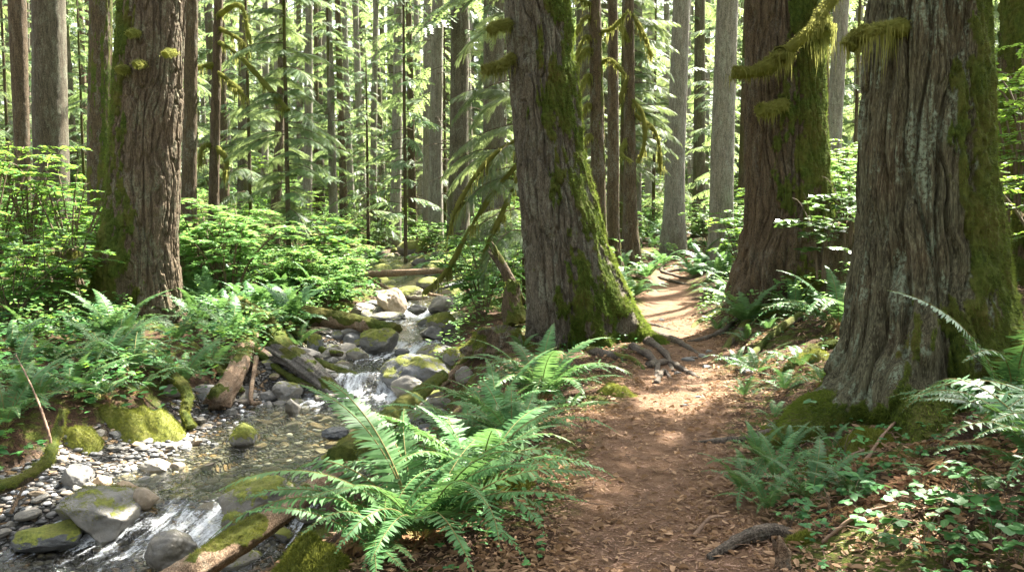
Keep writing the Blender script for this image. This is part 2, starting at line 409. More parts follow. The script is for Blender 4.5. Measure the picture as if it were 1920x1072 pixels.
# ------------------------------------------------------------------ leaf-size templates
def T_leaf(w=.3, fold=.06, tip=1.0):
    V = [(0, 0, 0), (.32, w, fold), (.72, w * .8, fold * .6), (tip, 0, -.04), (.72, -w * .8, fold * .6), (.32, -w, fold), (.35, 0, 0), (.72, 0, -.01)]
    T = [(0, 6, 1), (0, 5, 6), (7, 3, 2), (7, 4, 3)]; Q = [(6, 7, 2, 1), (5, 4, 7, 6)]
    return np.array(V, float), np.array(T), np.array(Q)
def T_blade(w=.08):
    return np.array([(0, -w, 0), (0, w, 0), (1, 0, 0)], float), np.array([(0, 1, 2)]), None
def T_pinna(w=.095):
    V = [(0, -w * .75, 0), (0, w * 1.1, 0), (.45, w * .95, -.015), (.45, -w * .95, -.015), (.8, w * .55, -.05), (.8, -w * .55, -.05), (1.0, .03, -.1)]
    return np.array(V, float), np.array([(5, 4, 6)]), np.array([(0, 3, 2, 1), (3, 5, 4, 2)])
def T_twig(n=5, w=.2):
    """a flat saw-edged spray of needles along +x"""
    V = []; T = []
    for i in range(n + 1):
        V.append((i / n, 0, -.08 * (i / n) ** 2))
    for i in range(n):
        s = i / n; ww = w * (1 - .75 * s) * (1.0 if i else .7)
        for sg in (1, -1):
            V.append((s + .9 / n, sg * ww, -.08 * s * s - .02)); T.append((i, i + 1, len(V) - 1) if sg > 0 else (i + 1, i, len(V) - 1))
    return np.array(V, float), np.array(T), None
def T_maple():
    """palmate leaf, five pointed lobes"""
    V = [(0.25, 0, 0)]; a = np.radians([-150, -115, -80, -60, -38, -20, 0, 20, 38, 60, 80, 115, 150]); r = [.3, .42, .72, .45, .9, .5, 1.0, .5, .9, .45, .72, .42, .3]
    for t, q in zip(a, r): V.append((.25 + q * .75 * math.cos(t), q * .75 * math.sin(t), -.08 * q))
    T = [(0, i, i + 1) for i in range(1, 13)]
    return np.array(V, float), np.array(T), None
LEAF, LEAFN, BLADE, PINNA, TWIG, MAPLE = T_leaf(), T_leaf(.2), T_blade(), T_pinna(), T_twig(), T_maple()
LITTERL = T_leaf(.2, .16); ROUND = T_leaf(.42, .03, .95)

def rdir(n, tilt):
    """n unit vectors with azimuth free and an elevation drawn from TILT"""
    a = R.uniform(0, 2 * PI, n); e = R.uniform(tilt[0], tilt[1], n)
    return np.stack([np.cos(a) * np.cos(e), np.sin(a) * np.cos(e), np.sin(e)], -1)
def upish(n, k=.3):
    return nrm(np.stack([R.normal(0, k, n), R.normal(0, k, n), np.ones(n)], -1))

# ------------------------------------------------------------------ ferns
def frond_geo(L=.9, e0=1.15, e1=-.35, npair=36, pl=.115, side=0.0, ragged=0.1, seed=0, gaps=.02):
    """one sword-fern frond: stalk and pinnae; grows from the origin towards +x"""
    rg = np.random.default_rng(seed)
    n = 40; s = np.linspace(0, 1, n); el = e0 + (e1 - e0) * s ** 1.25
    yaw = side * s ** 1.5
    d = np.stack([np.cos(el) * np.cos(yaw), np.cos(el) * np.sin(yaw), np.sin(el)], -1)
    P = np.concatenate([[[0, 0, 0]], np.cumsum((d[1:] + d[:-1]) / 2 * (L / (n - 1)), axis=0)])
    up = np.stack([-np.sin(el) * np.cos(yaw), -np.sin(el) * np.sin(yaw), np.cos(el)], -1)
    sp = np.linspace(.13, .992, npair)
    f = np.minimum(1, ((sp - .05) / .28) ** .55) * np.minimum(1, ((1.02 - sp) / .62)) ** .8
    b = Buf()
    for sg in (1, -1):
        Pi = np.stack([np.interp(sp, s, P[:, k]) for k in range(3)], -1)
        ti = nrm(np.stack([np.interp(sp, s, d[:, k]) for k in range(3)], -1)); ui = nrm(np.stack([np.interp(sp, s, up[:, k]) for k in range(3)], -1))
        si = np.cross(ui, ti) * sg
        pd = si + ti * (.18 + .75 * sp[:, None] ** 3) - ui * .10 + rg.normal(0, ragged, (npair, 3))
        nv = ui + rg.normal(0, .12, (npair, 3)) - ti * .15
        ln = pl * f * rg.uniform(.88, 1.06, npair)
        keep = rg.random(npair) > gaps * (.4 + 1.6 * sp)
        wd = L / npair * 4.6 / pl
        S = np.stack([ln, np.full(npair, pl) * np.minimum(1, .5 + f) * wd, ln], -1)
        scat(b, PINNA, Pi[keep], basis(pd[keep], nv[keep]), S[keep], rg.random(keep.sum()) * .5 + .25)
    V, Q, T, _, _, _ = tube(P, np.linspace(.0048, .0012, n) * (L / .9), 5)
    b2 = Buf(); b2.add(V, T, Q)
    return b, b2
FR = {}
def frond_mesh(key, mat='fern', **kw):
    if key not in FR:
        b, st = frond_geo(**kw)
        V, F, r = b.cat(); V2, F2, r2 = st.cat(); k = len(V)
        o = mk('frond', np.concatenate([V, V2]), F + [f + k for f in F2], M[mat], None, {'rnd': np.concatenate([r, r2])}, False)
        me = o.data; me.materials.append(M['rachis'])
        mi = np.zeros(len(me.polygons), np.int32); mi[sum(len(f) for f in F):] = 1
        me.polygons.foreach_set('material_index', mi)
        bpy.data.objects.remove(o); FR[key] = me
    return FR[key]
def add_frond(parent, me, az, pitch=0.0, roll=0.0, s=1.0, off=(0, 0, 0), name='frond'):
    o = bpy.data.objects.new(name, me); C.objects.link(o); o.parent = parent
    o.rotation_euler = (roll, -pitch, az); o.scale = (s, s, s); o.location = off
    return o
def fern(loc, label, n=15, s=1.0, mat='fern', azs=None, group=None, spread=1.0, kinds=7, name='sword_fern', dead=0, e=(1.25, .75)):
    t = thing(name, label, 'fern', loc, 0, group)
    base = R.uniform(0, 2 * PI)
    for i in range(n):
        az = base + 2 * PI * i / n + R.normal(0, .2) if azs is None else azs[i]
        k = int(R.integers(kinds))
        me = frond_mesh((mat, k), mat, L=.9, e0=(1.2, 1.0, 1.32, .85, 1.1, .7, 1.25)[k], e1=(-.3, -.55, .15, -.75, -.9, -.3, -.5)[k], npair=(56, 52, 60, 50, 48, 54, 58)[k], pl=(.115, .105, .12, .1, .11, .095, .1)[k], side=(.15, -.2, .05, .3, -.45, .5, -.1)[k], ragged=(.10, .14, .10, .16, .22, .15, .2)[k], gaps=(.02, .05, .02, .08, .16, .06, .1)[k], seed=k)
        add_frond(t, me, az, R.normal(.0, .1) , R.normal(0, .14), s * R.uniform(.72, 1.1), (math.cos(az) * .03 * s, math.sin(az) * .03 * s, 0))
    for i in range(dead):
        me = frond_mesh(('dead', i % 2), 'deadfern', L=.6, e0=.35, e1=-.8, npair=26, pl=.075, ragged=.35, seed=20 + i)
        add_frond(t, me, R.uniform(0, 2 * PI), -.1, R.normal(0, .4), s * R.uniform(.7, 1), (0, 0, .02), 'dead_frond')
    return t
def fern_single(mat, seed, n=13):
    """a whole far fern in one mesh (too small in the photo to show its fronds)"""
    b = Buf(); rg = np.random.default_rng(seed)
    for i in range(n):
        k = int(rg.integers(4))
        f, st = frond_geo(.9 * rg.uniform(.7, 1.1), (1.2, 1.0, 1.32, .85)[k], (-.3, -.55, .1, -.75)[k], 20, .12, rg.normal(0, .2), seed=seed * 31 + i)
        V, F, r = f.cat(); a = 2 * PI * i / n + rg.normal(0, .2); c, s = math.cos(a), math.sin(a)
        b.add(V @ np.array([[c, s, 0], [-s, c, 0], [0, 0, 1]]), F[0], F[1], r)
    return b
# ------------------------------------------------------------------ shrubs and low plants
def shrub_geo(h=1.3, rad=.8, nst=9, leaf=.06, per=26, tmpl=LEAF, layered=True, seed=0, tw=5):
    rg = np.random.default_rng(seed); st = Buf(); lf = Buf()
    for i in range(nst):
        a = rg.uniform(0, 2 * PI); hh = h * rg.uniform(.55, 1.05); rr = rad * rg.uniform(.3, 1)
        p = smooth_line([(0.05 * math.cos(a), .05 * math.sin(a), -.05), (rr * .3 * math.cos(a), rr * .3 * math.sin(a), hh * .5), (rr * .75 * math.cos(a + .2), rr * .75 * math.sin(a + .2), hh * .92), (rr * math.cos(a + .3), rr * math.sin(a + .3), hh)], 10)
        V, Q, T, _, _, _ = tube(p, np.linspace(.011, .003, 10) * (h / 1.2), 5); st.add(V, T, Q)
        for j in range(tw):
            f = rg.uniform(.3, 1); q = p[int(f * 9)]
            az = rg.uniform(0, 2 * PI); ln = rg.uniform(.25, .5) * rad * .9
            s = np.linspace(.1, 1, per // 2); tw_p = q + np.stack([np.cos(az) * s * ln, np.sin(az) * s * ln, ln * (.25 * s - .35 * s * s)], -1)
            V, Q, T, _, _, _ = tube(np.concatenate([q[None], tw_p[::3]]), .0022 * (h / 1.2), 4); st.add(V, T, Q)
            for sg in (1, -1):
                n = len(s); off = az + sg * rg.uniform(.7, 1.2, n)
                d = np.stack([np.cos(off), np.sin(off), rg.normal(-.08, .16, n)], -1)
                nv = np.stack([rg.normal(0, .22, n), rg.normal(0, .22, n), np.ones(n)], -1)
                scat(lf, tmpl, tw_p, basis(d, nv), leaf * rg.uniform(.7, 1.2, n), rg.random(n))
    return st, lf
def shrub_proto(name, label, cat, mat, **kw):
    t = thing(name, label, cat)
    st, lf = shrub_geo(**kw)
    lf.build('foliage', M[mat], t); st.build('stem', M['stem'], t)
    return t
# ------------------------------------------------------------------ conifers
def spray_geo(buf, wood, org, az, L, el=.1, droop=.8, ntw=22, tw=.38, fine=False, rg=R, sag=.38, wr=.012, wid=.2):
    """a conifer bough: drooping axis, flat sprays to both sides"""
    n = 12; s = np.linspace(0, 1, n); e = el - droop * s ** 1.3
    d = np.stack([np.cos(e) * math.cos(az), np.cos(e) * math.sin(az), np.sin(e)], -1)
    P = np.asarray(org) + np.concatenate([[[0, 0, 0]], np.cumsum((d[1:] + d[:-1]) / 2 * L / (n - 1), axis=0)])
    if wood is not None:
        V, Q, T, _, _, _ = tube(P, np.linspace(wr, wr * .2, n), 5); wood.add(V, T, Q)
    k = ntw; sp = np.repeat(np.linspace(.12, 1, k // 2), 2) + rg.normal(0, .012, k // 2 * 2); sp = np.clip(sp, .08, 1); k = len(sp)
    sg = np.tile([1, -1], k // 2)
    Pi = np.stack([np.interp(sp, s, P[:, q]) for q in range(3)], -1); ti = nrm(np.stack([np.interp(sp, s, d[:, q]) for q in range(3)], -1))
    side = nrm(np.cross([0, 0, 1.0], ti)) * sg[:, None]
    td = nrm(side * (1.0 - .55 * sp[:, None]) + ti * (.55 + .6 * sp[:, None] ** 2) + np.array([0, 0, -1]) * (sag + rg.normal(0, .12, k)[:, None]))
    ln = L * tw * (.35 + .65 * np.minimum(1, sp / .25)) * (1.06 - sp) ** .75 * rg.uniform(.45, 1.35, k) + .04
    nv = np.stack([rg.normal(0, .2, k), rg.normal(0, .2, k), np.ones(k)], -1)
    B = basis(td, nv); rr = rg.random(k)
    if not fine:
        scat(buf, TWIG, Pi, B, np.stack([ln, np.maximum(ln, .14) * wid / .2, ln], -1), rr)
    else:
        m = 8; f = np.linspace(.08, 1, m)
        for j in range(m):
            q = Pi + td * (ln * f[j])[:, None] + np.array([0, 0, -1]) * (ln * .12 * f[j] ** 2)[:, None]
            for s2 in (1, -1):
                dd = td * .75 + B[:, :, 1] * s2 * (.75 - .45 * f[j]) + np.array([0, 0, -.22])
                scat(buf, TWIG, q, basis(dd, nv), ln * .32 * (1.12 - f[j]) ** .6 * rg.uniform(.8, 1.2, k) + .02, np.clip(rr + rg.normal(0, .25, k), 0, 1))
    return P
def crown_geo(z0, z1, r0, r1, n, ntw=22, fine=False, seed=0, el=(.3, -.1), droop=.8, az=None, tw=.38, trunk_r=.1, wid=.2):
    rg = np.random.default_rng(seed); b, w = Buf(), Buf()
    for i in range(n):
        f = (i + rg.random()) / n; z = z0 + (z1 - z0) * f
        L = (r0 + (r1 - r0) * f) * rg.uniform(.6, 1.15)
        a = rg.uniform(0, 2 * PI) if az is None else rg.uniform(*az)
        spray_geo(b, w, (trunk_r * math.cos(a), trunk_r * math.sin(a), z), a, L, rg.uniform(el[1], el[0]), droop * rg.uniform(.6, 1.2), ntw, tw, fine, rg, wid=wid)
    return b, w
# ------------------------------------------------------------------ trunks
def bark_disp(kind, th, z, r, seed):
    rr = float(np.mean(r))
    wz = vn(np.cos(th) * 2, np.sin(th) * 2, z * 1.1, seed); w2 = vn(np.cos(th) * 6, np.sin(th) * 6, z * 4, seed + 3)
    fine = fbm(np.cos(th) * rr * 30, np.sin(th) * rr * 30, z * 16, seed + 5, 4)
    if kind == 'fir':
        N_ = max(8, int(2 * PI * rr / .07)); a = th / (2 * PI) * N_ + .7 * wz + .3 * w2; b = z / .42 + .35 * w2
        f1, f2, iv = worley(a, b, N_, seed); e = f2 - f1
        N2 = max(6, int(2 * PI * rr / .14)); g1, g2, jv = worley(th / (2 * PI) * N2 + .9 * wz + .22 * w2, z / 1.15 + .3 * w2, N2, seed + 40)
        k = .35 + .65 * sst(-.4, .5, vn(np.cos(th) * 1.5, np.sin(th) * 1.5, z * .6, seed + 44))
        return .030 * k * (sst(.0, .26, e) - 1) + .042 * (sst(0, .24, g2 - g1) - 1) + .016 * (iv - .5) + .014 * (jv - .5) + .010 * fine
    if kind == 'cedar':
        fib = fbm(np.cos(th) * rr * 42 + wz, np.sin(th) * rr * 42, z * 2.6, seed + 6, 4, .6)
        N_ = max(8, int(2 * PI * rr / .045)); a = th / (2 * PI) * N_ + 1.5 * wz + .45 * w2; b = z / .8 + .4 * w2
        f1, f2, iv = worley(a, b, N_, seed); e = f2 - f1
        N2 = max(6, int(2 * PI * rr / .13)); g1, g2, jv = worley(th / (2 * PI) * N2 + .9 * wz + .2 * w2, z / 1.5, N2, seed + 40)
        return .018 * (sst(.0, .35, e) - 1) + .015 * (iv - .5) + .050 * (sst(0, .24, g2 - g1) - 1) + .012 * (jv - .5) + .016 * fib
    return .008 * fine + .004 * w2
def trunk(parent, rows, Y, kind, mat, seed, moss, nth=300, dz=.008, flare=(), base=None, H=20., lean_scale=1.0, tuft=0, bumps=.03, below=.35, tuft_len=.022):
    """rows: (v, u_left, u_right) of the silhouette in the photo, at distance Y; flare: (azimuth, reach, height, width)"""
    rows = sorted(rows, key=lambda q: -q[0])
    c, zz, rad = [], [], []
    for v, a, b in rows:
        p, q = at_y(a, v, Y), at_y(b, v, Y); c.append((p[0] + q[0]) / 2); zz.append(p[2]); rad.append((q[0] - p[0]) / 2)
    zt = zz[-1] + .35; zb = base[2] - below
    slope = (c[-1] - c[-2]) / max(zz[-1] - zz[-2], .1) * .6
    z = np.concatenate([np.arange(zb, zt, dz), np.linspace(zt, H, 40)[1:]])
    zi = np.array([zb - .1] + zz + [H]); ci = np.array([c[0]] + c + [c[-1] + slope * (H - zz[-1])]); ri = np.array([rad[0]] + rad + [rad[-1] * .45])
    k = np.ones(9) / 9
    cx = np.interp(z, zi, ci); rz = np.interp(z, zi, ri)
    sm = int(.35 / dz) | 1
    if len(z) > 3 * sm:
        pad = lambda q: np.concatenate([np.full(sm, q[0]), q, q[-1] + (q[-1] - q[-2]) * np.arange(1, sm + 1)])
        ker = np.hanning(sm + 2)[1:-1]; ker /= ker.sum()
        cx = np.convolve(pad(cx), ker, 'same')[sm:-sm]; rz = np.convolve(pad(rz), ker, 'same')[sm:-sm]
    th = np.linspace(-1.5 * PI, .5 * PI, nth, endpoint=False)
    TH, Z = np.meshgrid(th, z); Rr = np.repeat(rz[:, None], nth, 1); CX = np.repeat(cx[:, None], nth, 1)
    hz_ = np.maximum(Z - base[2], -.1)
    fl = np.zeros_like(Rr)
    for az, reach, hh, wd in flare:
        dt = (TH - az + PI) % (2 * PI) - PI
        rb = rad[0] + .5 * reach; g0 = hz(c[0] + rb * math.cos(az), Y + rb * math.sin(az))
        hf = np.maximum(Z - g0 + .04, 0)
        fl = fl + reach * np.exp(-hf / hh) * np.exp(-(dt / (wd * (1 + .9 * np.minimum(hf / hh, 2)))) ** 2) * (1 + .35 * vn(TH * 5, Z * 4, 0, seed + 33))
    low = np.exp(-hz_ / .6)
    lump = vn(np.cos(TH) * 1.6, np.sin(TH) * 1.6, Z * .7, seed + 70)
    r = Rr * (1 + bumps * lump) + fl + .03 * low * vn(np.cos(TH) * 4, np.sin(TH) * 4, Z * 2.5, seed + 71)
    m = sst(.44, .60, .5 + .62 * fbm(np.cos(TH) * 3.4, np.sin(TH) * 3.4, Z * 2.2, seed + 80, 5, .68) + moss(TH, hz_))
    d = bark_disp(kind, TH, Z, Rr, seed)
    lumps = .5 + .5 * fbm(np.cos(TH) * 9, np.sin(TH) * 9, Z * 7, seed + 90, 3)
    sc = 1.0 if nth > 150 else .5
    r = r + d * (1 - .45 * m) + m * (.012 + .05 * lumps * lumps + .014 * fbm(np.cos(TH) * 26, np.sin(TH) * 26, Z * 22, seed + 95, 2)) * sc
    V = np.stack([CX + r * np.cos(TH), Y + r * np.sin(TH), Z], -1).reshape(-1, 3) - np.asarray(base)
    n = len(z); i = np.arange(n - 1)[:, None] * nth; j = np.arange(nth)[None, :]; j2 = (j + 1) % nth
    Q = np.stack([i + j, i + j2, i + nth + j2, i + nth + j], -1).reshape(-1, 4)
    o = mk('trunk', V, Q, mat, parent, {'moss': m.ravel()})
    if tuft:
        mm = m.ravel(); zc = Z.ravel(); ok = np.nonzero((mm > .55) & (zc < zt) & (np.sin(TH.ravel()) < .45))[0]
        if len(ok):
            pw = 1 + 5 * np.exp(-np.maximum(hz_.ravel()[ok], 0) / .35); ok = R.choice(ok, tuft, p=pw / pw.sum())
            nv = np.stack([np.cos(TH.ravel()[ok]), np.sin(TH.ravel()[ok]), np.zeros(len(ok))], -1)
            dd = nv + R.normal(0, .55, (len(ok), 3)) + np.array([0, 0, -.25])
            b = Buf(); scat(b, BLADE, V[ok] - nv * .004, basis(dd, np.roll(nv, 1, 1) + .01), tuft_len * R.uniform(.4, 1.6, len(ok)) * (1 + .5 * np.exp(-np.maximum(hz_.ravel()[ok], 0) / .35)))
            b.build('moss', M['moss'], parent)
    return cx, rz, z
def root_tube(parent, pts, r0, r1, mat='root', seed=0, nth=14, flat=.75, moss=0.0, name='root', n=40, rough=.28):
    P = smooth_line(pts, n); V, Q, T, th, s, dirs = tube(P, np.linspace(r0, r1, n), nth)
    rr = np.interp(s, [0, s.max()], [r0, r1])
    dv = rough * rr * (vn(V[:, 0] * 12, V[:, 1] * 12, V[:, 2] * 12 + seed, seed) + .6 * vn(V[:, 0] * 35, V[:, 1] * 35, V[:, 2] * 35, seed + 1) + .5 * vn(np.cos(th) * 3, np.sin(th) * 3, s * 1.5, seed + 2))
    V = V + dirs * dv[:, None]
    m = sst(.4, .6, .5 + .5 * fbm(V[:, 0] * 5, V[:, 1] * 5, V[:, 2] * 5, seed, 3) + moss - .5 + .25 * dirs[:, 2])
    off = np.array(parent.location) if parent is not None else P[0]
    return mk(name, V - off, [Q, T], M[mat], parent, {'moss': m}, True, None if parent is not None else P[0])
# ------------------------------------------------------------------ terrain sheet
def build_ground():
    th = np.concatenate([np.linspace(-180, -44, 40)[:-1], np.linspace(-44, 44, 560), np.linspace(44, 180, 40)[1:-1]]) * PI / 180
    rr = np.concatenate([[.02, .5, 1.0, 1.6], np.geomspace(2.0, 34, 620), np.geomspace(35, 700, 60)])
    TH, RR = np.meshgrid(th, rr); X = RR * np.sin(TH); Y = RR * np.cos(TH)
    Z = height(X, Y)
    far = sst(70, 300, RR); Z = Z * (1 - far) + far * 9.0
    n, k = len(rr), len(th)
    i = np.arange(n - 1)[:, None] * k; j = np.arange(k)[None, :]; j2 = (j + 1) % k
    Q = np.stack([i + j, i + k + j, i + k + j2, i + j2], -1).reshape(-1, 4)
    path, grav = masks(X, Y)
    o = mk('forest_ground', np.stack([X, Y, Z], -1).reshape(-1, 3), Q, M['ground'], None, {'path': path.ravel(), 'gravel': grav.ravel()})
    tag(o, 'brown forest floor with a dirt path and a stream bed', kind='structure')
build_ground()

def build_water():
    y = np.arange(3.6, 26, .022); a = np.linspace(-1, 1, 64)
    A, Yg = np.meshgrid(a, y); hw = s_w(Yg) + .32
    X = s_x(Yg) + A * hw
    falls = [(6.55, .30, 1.1), (10.95, .22, 1.35), (12.85, .25, 1.1), (16.1, .35, 1.1)]
    foam = np.zeros_like(X); turb = np.full_like(X, .25)
    for yf, w, k in falls:
        d = Yg - yf + .12 * vn(X * 5, 0, 0, 61)
        foam = np.maximum(foam, k * np.where(d > 0, np.exp(-(d / (w * .9)) ** 2), np.exp(-(d / (w * (4.2 if yf > 8 else 1.9))) ** 2)))
        turb = np.maximum(turb, np.where(d > 0, np.exp(-(d / w) ** 2), np.exp(-(d / (w * 5)) ** 2)))
    foam = np.maximum(foam, .34 * sst(12.9, 13.4, Yg) * (1 - sst(17, 19, Yg)))
    foam = foam * (.55 + .6 * fbm(A * 5 + Yg * .4, Yg * 1.1, 0, 62, 3)) + .18 * np.maximum(0, fbm(A * 4, Yg * 1.5, 0, 64, 4))
    along = np.cumsum(np.concatenate([[0], np.hypot(np.diff(s_x(y)), np.diff(y))])); AL = np.repeat(along[:, None], 64, 1)
    Z = s_z(Yg) + turb * (.028 * fbm(X * 5, Yg * 5, 0, 65, 4) + .012 * vn(A * 22, AL * 3, 0, 66)) + .006 * vn(X * 9, Yg * 9, 0, 67)
    n, k = A.shape; i = np.arange(n - 1)[:, None] * k; j = np.arange(k - 1)[None, :]
    Q = np.stack([i + j, i + j + 1, i + k + j + 1, i + k + j], -1).reshape(-1, 4)
    o = mk('stream_water', np.stack([X, Yg, Z], -1).reshape(-1, 3), Q, M['water'], None, {'foam': foam.ravel(), 'along': AL.ravel(), 'across': A.ravel()})
    tag(o, 'clear shallow stream with small white cascades', kind='structure')
build_water()

# ------------------------------------------------------------------ the big trees by the path and the stream
def big_tree(label, rows, Y, kind, mat, seed, moss, cat='tree', name='fir_tree', **kw):
    v0, a, b = max(rows); x = at_y((a + b) / 2, v0, Y)[0]; base = np.array([x, Y, hz(x, Y)])
    t = thing(name, label, cat, base)
    trunk(t, rows, Y, kind, M[mat], seed, moss, base=base, **kw)
    return t
def ang(th, a): return np.cos(th - a)
rad = math.radians
tree_fir = big_tree('grey furrowed fir with mossy flared base on the far stream bank', [(615, 222, 336), (450, 218, 333), (300, 213, 336), (150, 220, 340), (0, 228, 345)], 13.2, 'fir', 'fir', 101,
    lambda th, h: .34 * ang(th, rad(205)) + .42 * np.exp(-h / 1.4) * ang(th, rad(200)) - .33, nth=340, dz=.011,
    flare=((rad(185), .75, .75, .55), (rad(-130), .25, .5, .3), (rad(-50), .16, .35, .3), (rad(-10), .25, .3, .4)), tuft=30000, tuft_len=.03)
tree_mid = big_tree('leaning furrowed fir with thick green moss down one side, between stream and path', [(645, 992, 1150), (500, 985, 1138), (400, 975, 1118), (300, 965, 1096), (150, 953, 1078), (0, 945, 1065)], 10.9, 'fir', 'fir_grey', 202,
    lambda th, h: .42 * ang(th, rad(-35)) - .29 + .06 * np.exp(-h / .8), nth=340, dz=.009,
    flare=((rad(-8), .62, .42, .34), (rad(-58), .26, .38, .26), (rad(170), .08, .4, .4), (rad(60), .5, .4, .3)), tuft=60000, tuft_len=.03)
tree_moss = big_tree('reddish cedar with heavy moss and a moss hung bough, on the bank above the path', [(545, 1385, 1556), (400, 1400, 1552), (250, 1400, 1545), (0, 1398, 1535)], 12.4, 'cedar', 'redbark', 303,
    lambda th, h: .52 * ang(th, rad(-42)) - .30 + .22 * np.exp(-h / .5), nth=320, dz=.010, name='cedar_tree',
    flare=((rad(180), .35, .5, .5), (rad(-140), .3, .5, .3), (rad(-75), .35, .35, .3), (rad(-20), .3, .4, .4)), tuft=60000, tuft_len=.03)
tree_cedar = big_tree('broad grey green cedar with lichen stripes and spreading mossy root feet beside the path', [(790, 1606, 1872), (600, 1611, 1866), (500, 1611, 1862), (300, 1616, 1846), (150, 1622, 1842), (0, 1629, 1838)], 6.15, 'cedar', 'cedar', 404,
    lambda th, h: (.55 * ang(th, rad(-12)) - .15 + .45 * np.exp(-h / .22)), nth=460, dz=.0055, name='cedar_tree', bumps=.02,
    flare=((rad(-168), .66, .33, .40), (rad(-116), .62, .34, .24), (rad(-60), .34, .3, .3), (rad(90), .3, .3, .5)), tuft=95000, tuft_len=.022)
tree_edge = big_tree('dark mossy trunk behind the broad cedar', [(480, 1862, 2010), (200, 1878, 2000), (0, 1886, 1996)], 12.6, 'fir', 'hemlock', 505,
    lambda th, h: .4 * ang(th, rad(200)) - .2, nth=200, dz=.014, tuft=6000)

# slender trees: rows, distance, bark, moss bias, label
MID = [
 ([(330, 30, 56), (200, 25, 53), (0, 16, 48)], 21, 'redbark', -.5, 'slim brown trunk, outermost of three beside the furrowed fir, sunlit down one edge'),
 ([(350, 66, 128), (200, 63, 124), (0, 62, 120)], 22, 'fir_grey', -.5, 'straight grey trunk above the bright shrubs, thickest of three beside the furrowed fir'),
 ([(320, 164, 208), (150, 167, 208), (0, 169, 209)], 18.5, 'hemlock', -.02, 'mossy brown trunk close beside the big furrowed fir'),
 ([(400, 340, 368), (200, 344, 369), (0, 347, 371)], 19, 'hemlock', -.3, 'dark trunk half hidden behind the big furrowed fir'),
 ([(370, 391, 410), (200, 396, 413), (0, 402, 418)], 20, 'redbark', -.5, 'thin reddish trunk with bare mossy side branches'),
 ([(470, 503, 520), (320, 512, 530), (160, 520, 535), (0, 524, 536)], 21, 'redbark', -.2, 'thin leaning trunk behind the sunlit hemlock boughs'),
 ([(470, 1112, 1137), (300, 1108, 1134), (0, 1104, 1126)], 16.5, 'hemlock', -.12, 'slender greenish trunk just behind the leaning fir'),
 ([(500, 1136, 1160), (300, 1139, 1161), (0, 1140, 1158)], 18, 'hemlock', -.35, 'dark slender trunk, middle of three behind the leaning fir'),
 ([(470, 1168, 1196), (300, 1170, 1192), (0, 1169, 1188)], 20, 'hemlock', -.25, 'brown slender trunk with drooping hemlock spray, third behind the leaning fir'),
 ([(450, 1240, 1284), (300, 1250, 1284), (0, 1262, 1294)], 23.5, 'palehazebark', -.4, 'tall grey trunk with flared foot at the end of the path'),
 ([(475, 1330, 1372), (300, 1332, 1376), (0, 1344, 1384)], 19.5, 'palehazebark', -.45, 'straight pale grey trunk beside the reddish mossy cedar'),
 ([(400, 1545, 1572), (200, 1554, 1580), (0, 1563, 1592)], 23, 'palehazebark', -.5, 'grey trunk seen in the gap between the two cedars'),
 ([(400, 1535, 1552), (0, 1540, 1556)], 19, 'hemlock', -.3, 'dark thin trunk close behind the reddish mossy cedar'),
]
MIDT = {}
for k, (rows, Y, mat, mb, label) in enumerate(MID):
    MIDT[k] = big_tree(label, rows, Y, 'plain', mat, 600 + k * 7, (lambda mb: (lambda th, h: mb + .15 * np.exp(-h / .7) + .1 * np.cos(th - .3)))(mb), name='conifer_tree', nth=56, dz=.035, H=24,
                       flare=((rad(-150), .18, .35, .5), (rad(-30), .18, .35, .5), (rad(90), .18, .3, .6)))

# ------------------------------------------------------------------ light and camera
def light_and_camera():
    w = bpy.data.worlds.new('World'); bpy.context.scene.world = w; w.use_nodes = True
    nt = w.node_tree; bg = nt.nodes['Background']; sk = nt.nodes.new('ShaderNodeTexSky'); sk.sky_type = 'NISHITA'; sk.sun_disc = False
    A, E = rad(38), rad(54)
    sk.sun_elevation = E; sk.sun_rotation = A; sk.air_density = 1.0; sk.dust_density = 2.0; sk.ozone_density = 1.0
    sk.air_density = .8; sk.dust_density = 4.0; sk.ozone_density = .6
    hs = nt.nodes.new('ShaderNodeHueSaturation'); hs.inputs['Saturation'].default_value = .35; nt.links.new(sk.outputs[0], hs.inputs['Color'])
    nt.links.new(hs.outputs[0], bg.inputs['Color']); bg.inputs['Strength'].default_value = .078
    L = bpy.data.lights.new('sun', 'SUN'); L.energy = 5.0; L.angle = rad(.53); L.color = (1, .94, .84)
    o = bpy.data.objects.new('sun', L); C.objects.link(o)
    S = Vector((math.sin(A) * math.cos(E), math.cos(A) * math.cos(E), math.sin(E)))
    o.rotation_euler = (-S).to_track_quat('-Z', 'Y').to_euler(); o.location = (10, 10, 30)
    cam = bpy.data.cameras.new('camera'); cam.sensor_width = 36; cam.lens = FPX / 1920 * 36; cam.clip_end = 2000; cam.clip_start = .05
    c = bpy.data.objects.new('camera', cam); C.objects.link(c); c.location = CAM; c.rotation_euler = (PI / 2 - PITCH, 0, 0)
    sc = bpy.context.scene; sc.camera = c
    sc.view_settings.view_transform = 'Standard'; sc.view_settings.look = 'None'; sc.view_settings.exposure = 3.25
    sc.cycles.max_bounces = 8; sc.cycles.transparent_max_bounces = 12; sc.cycles.diffuse_bounces = 4; sc.cycles.transmission_bounces = 4
    sc.cycles.sample_clamp_indirect = 6
light_and_camera()

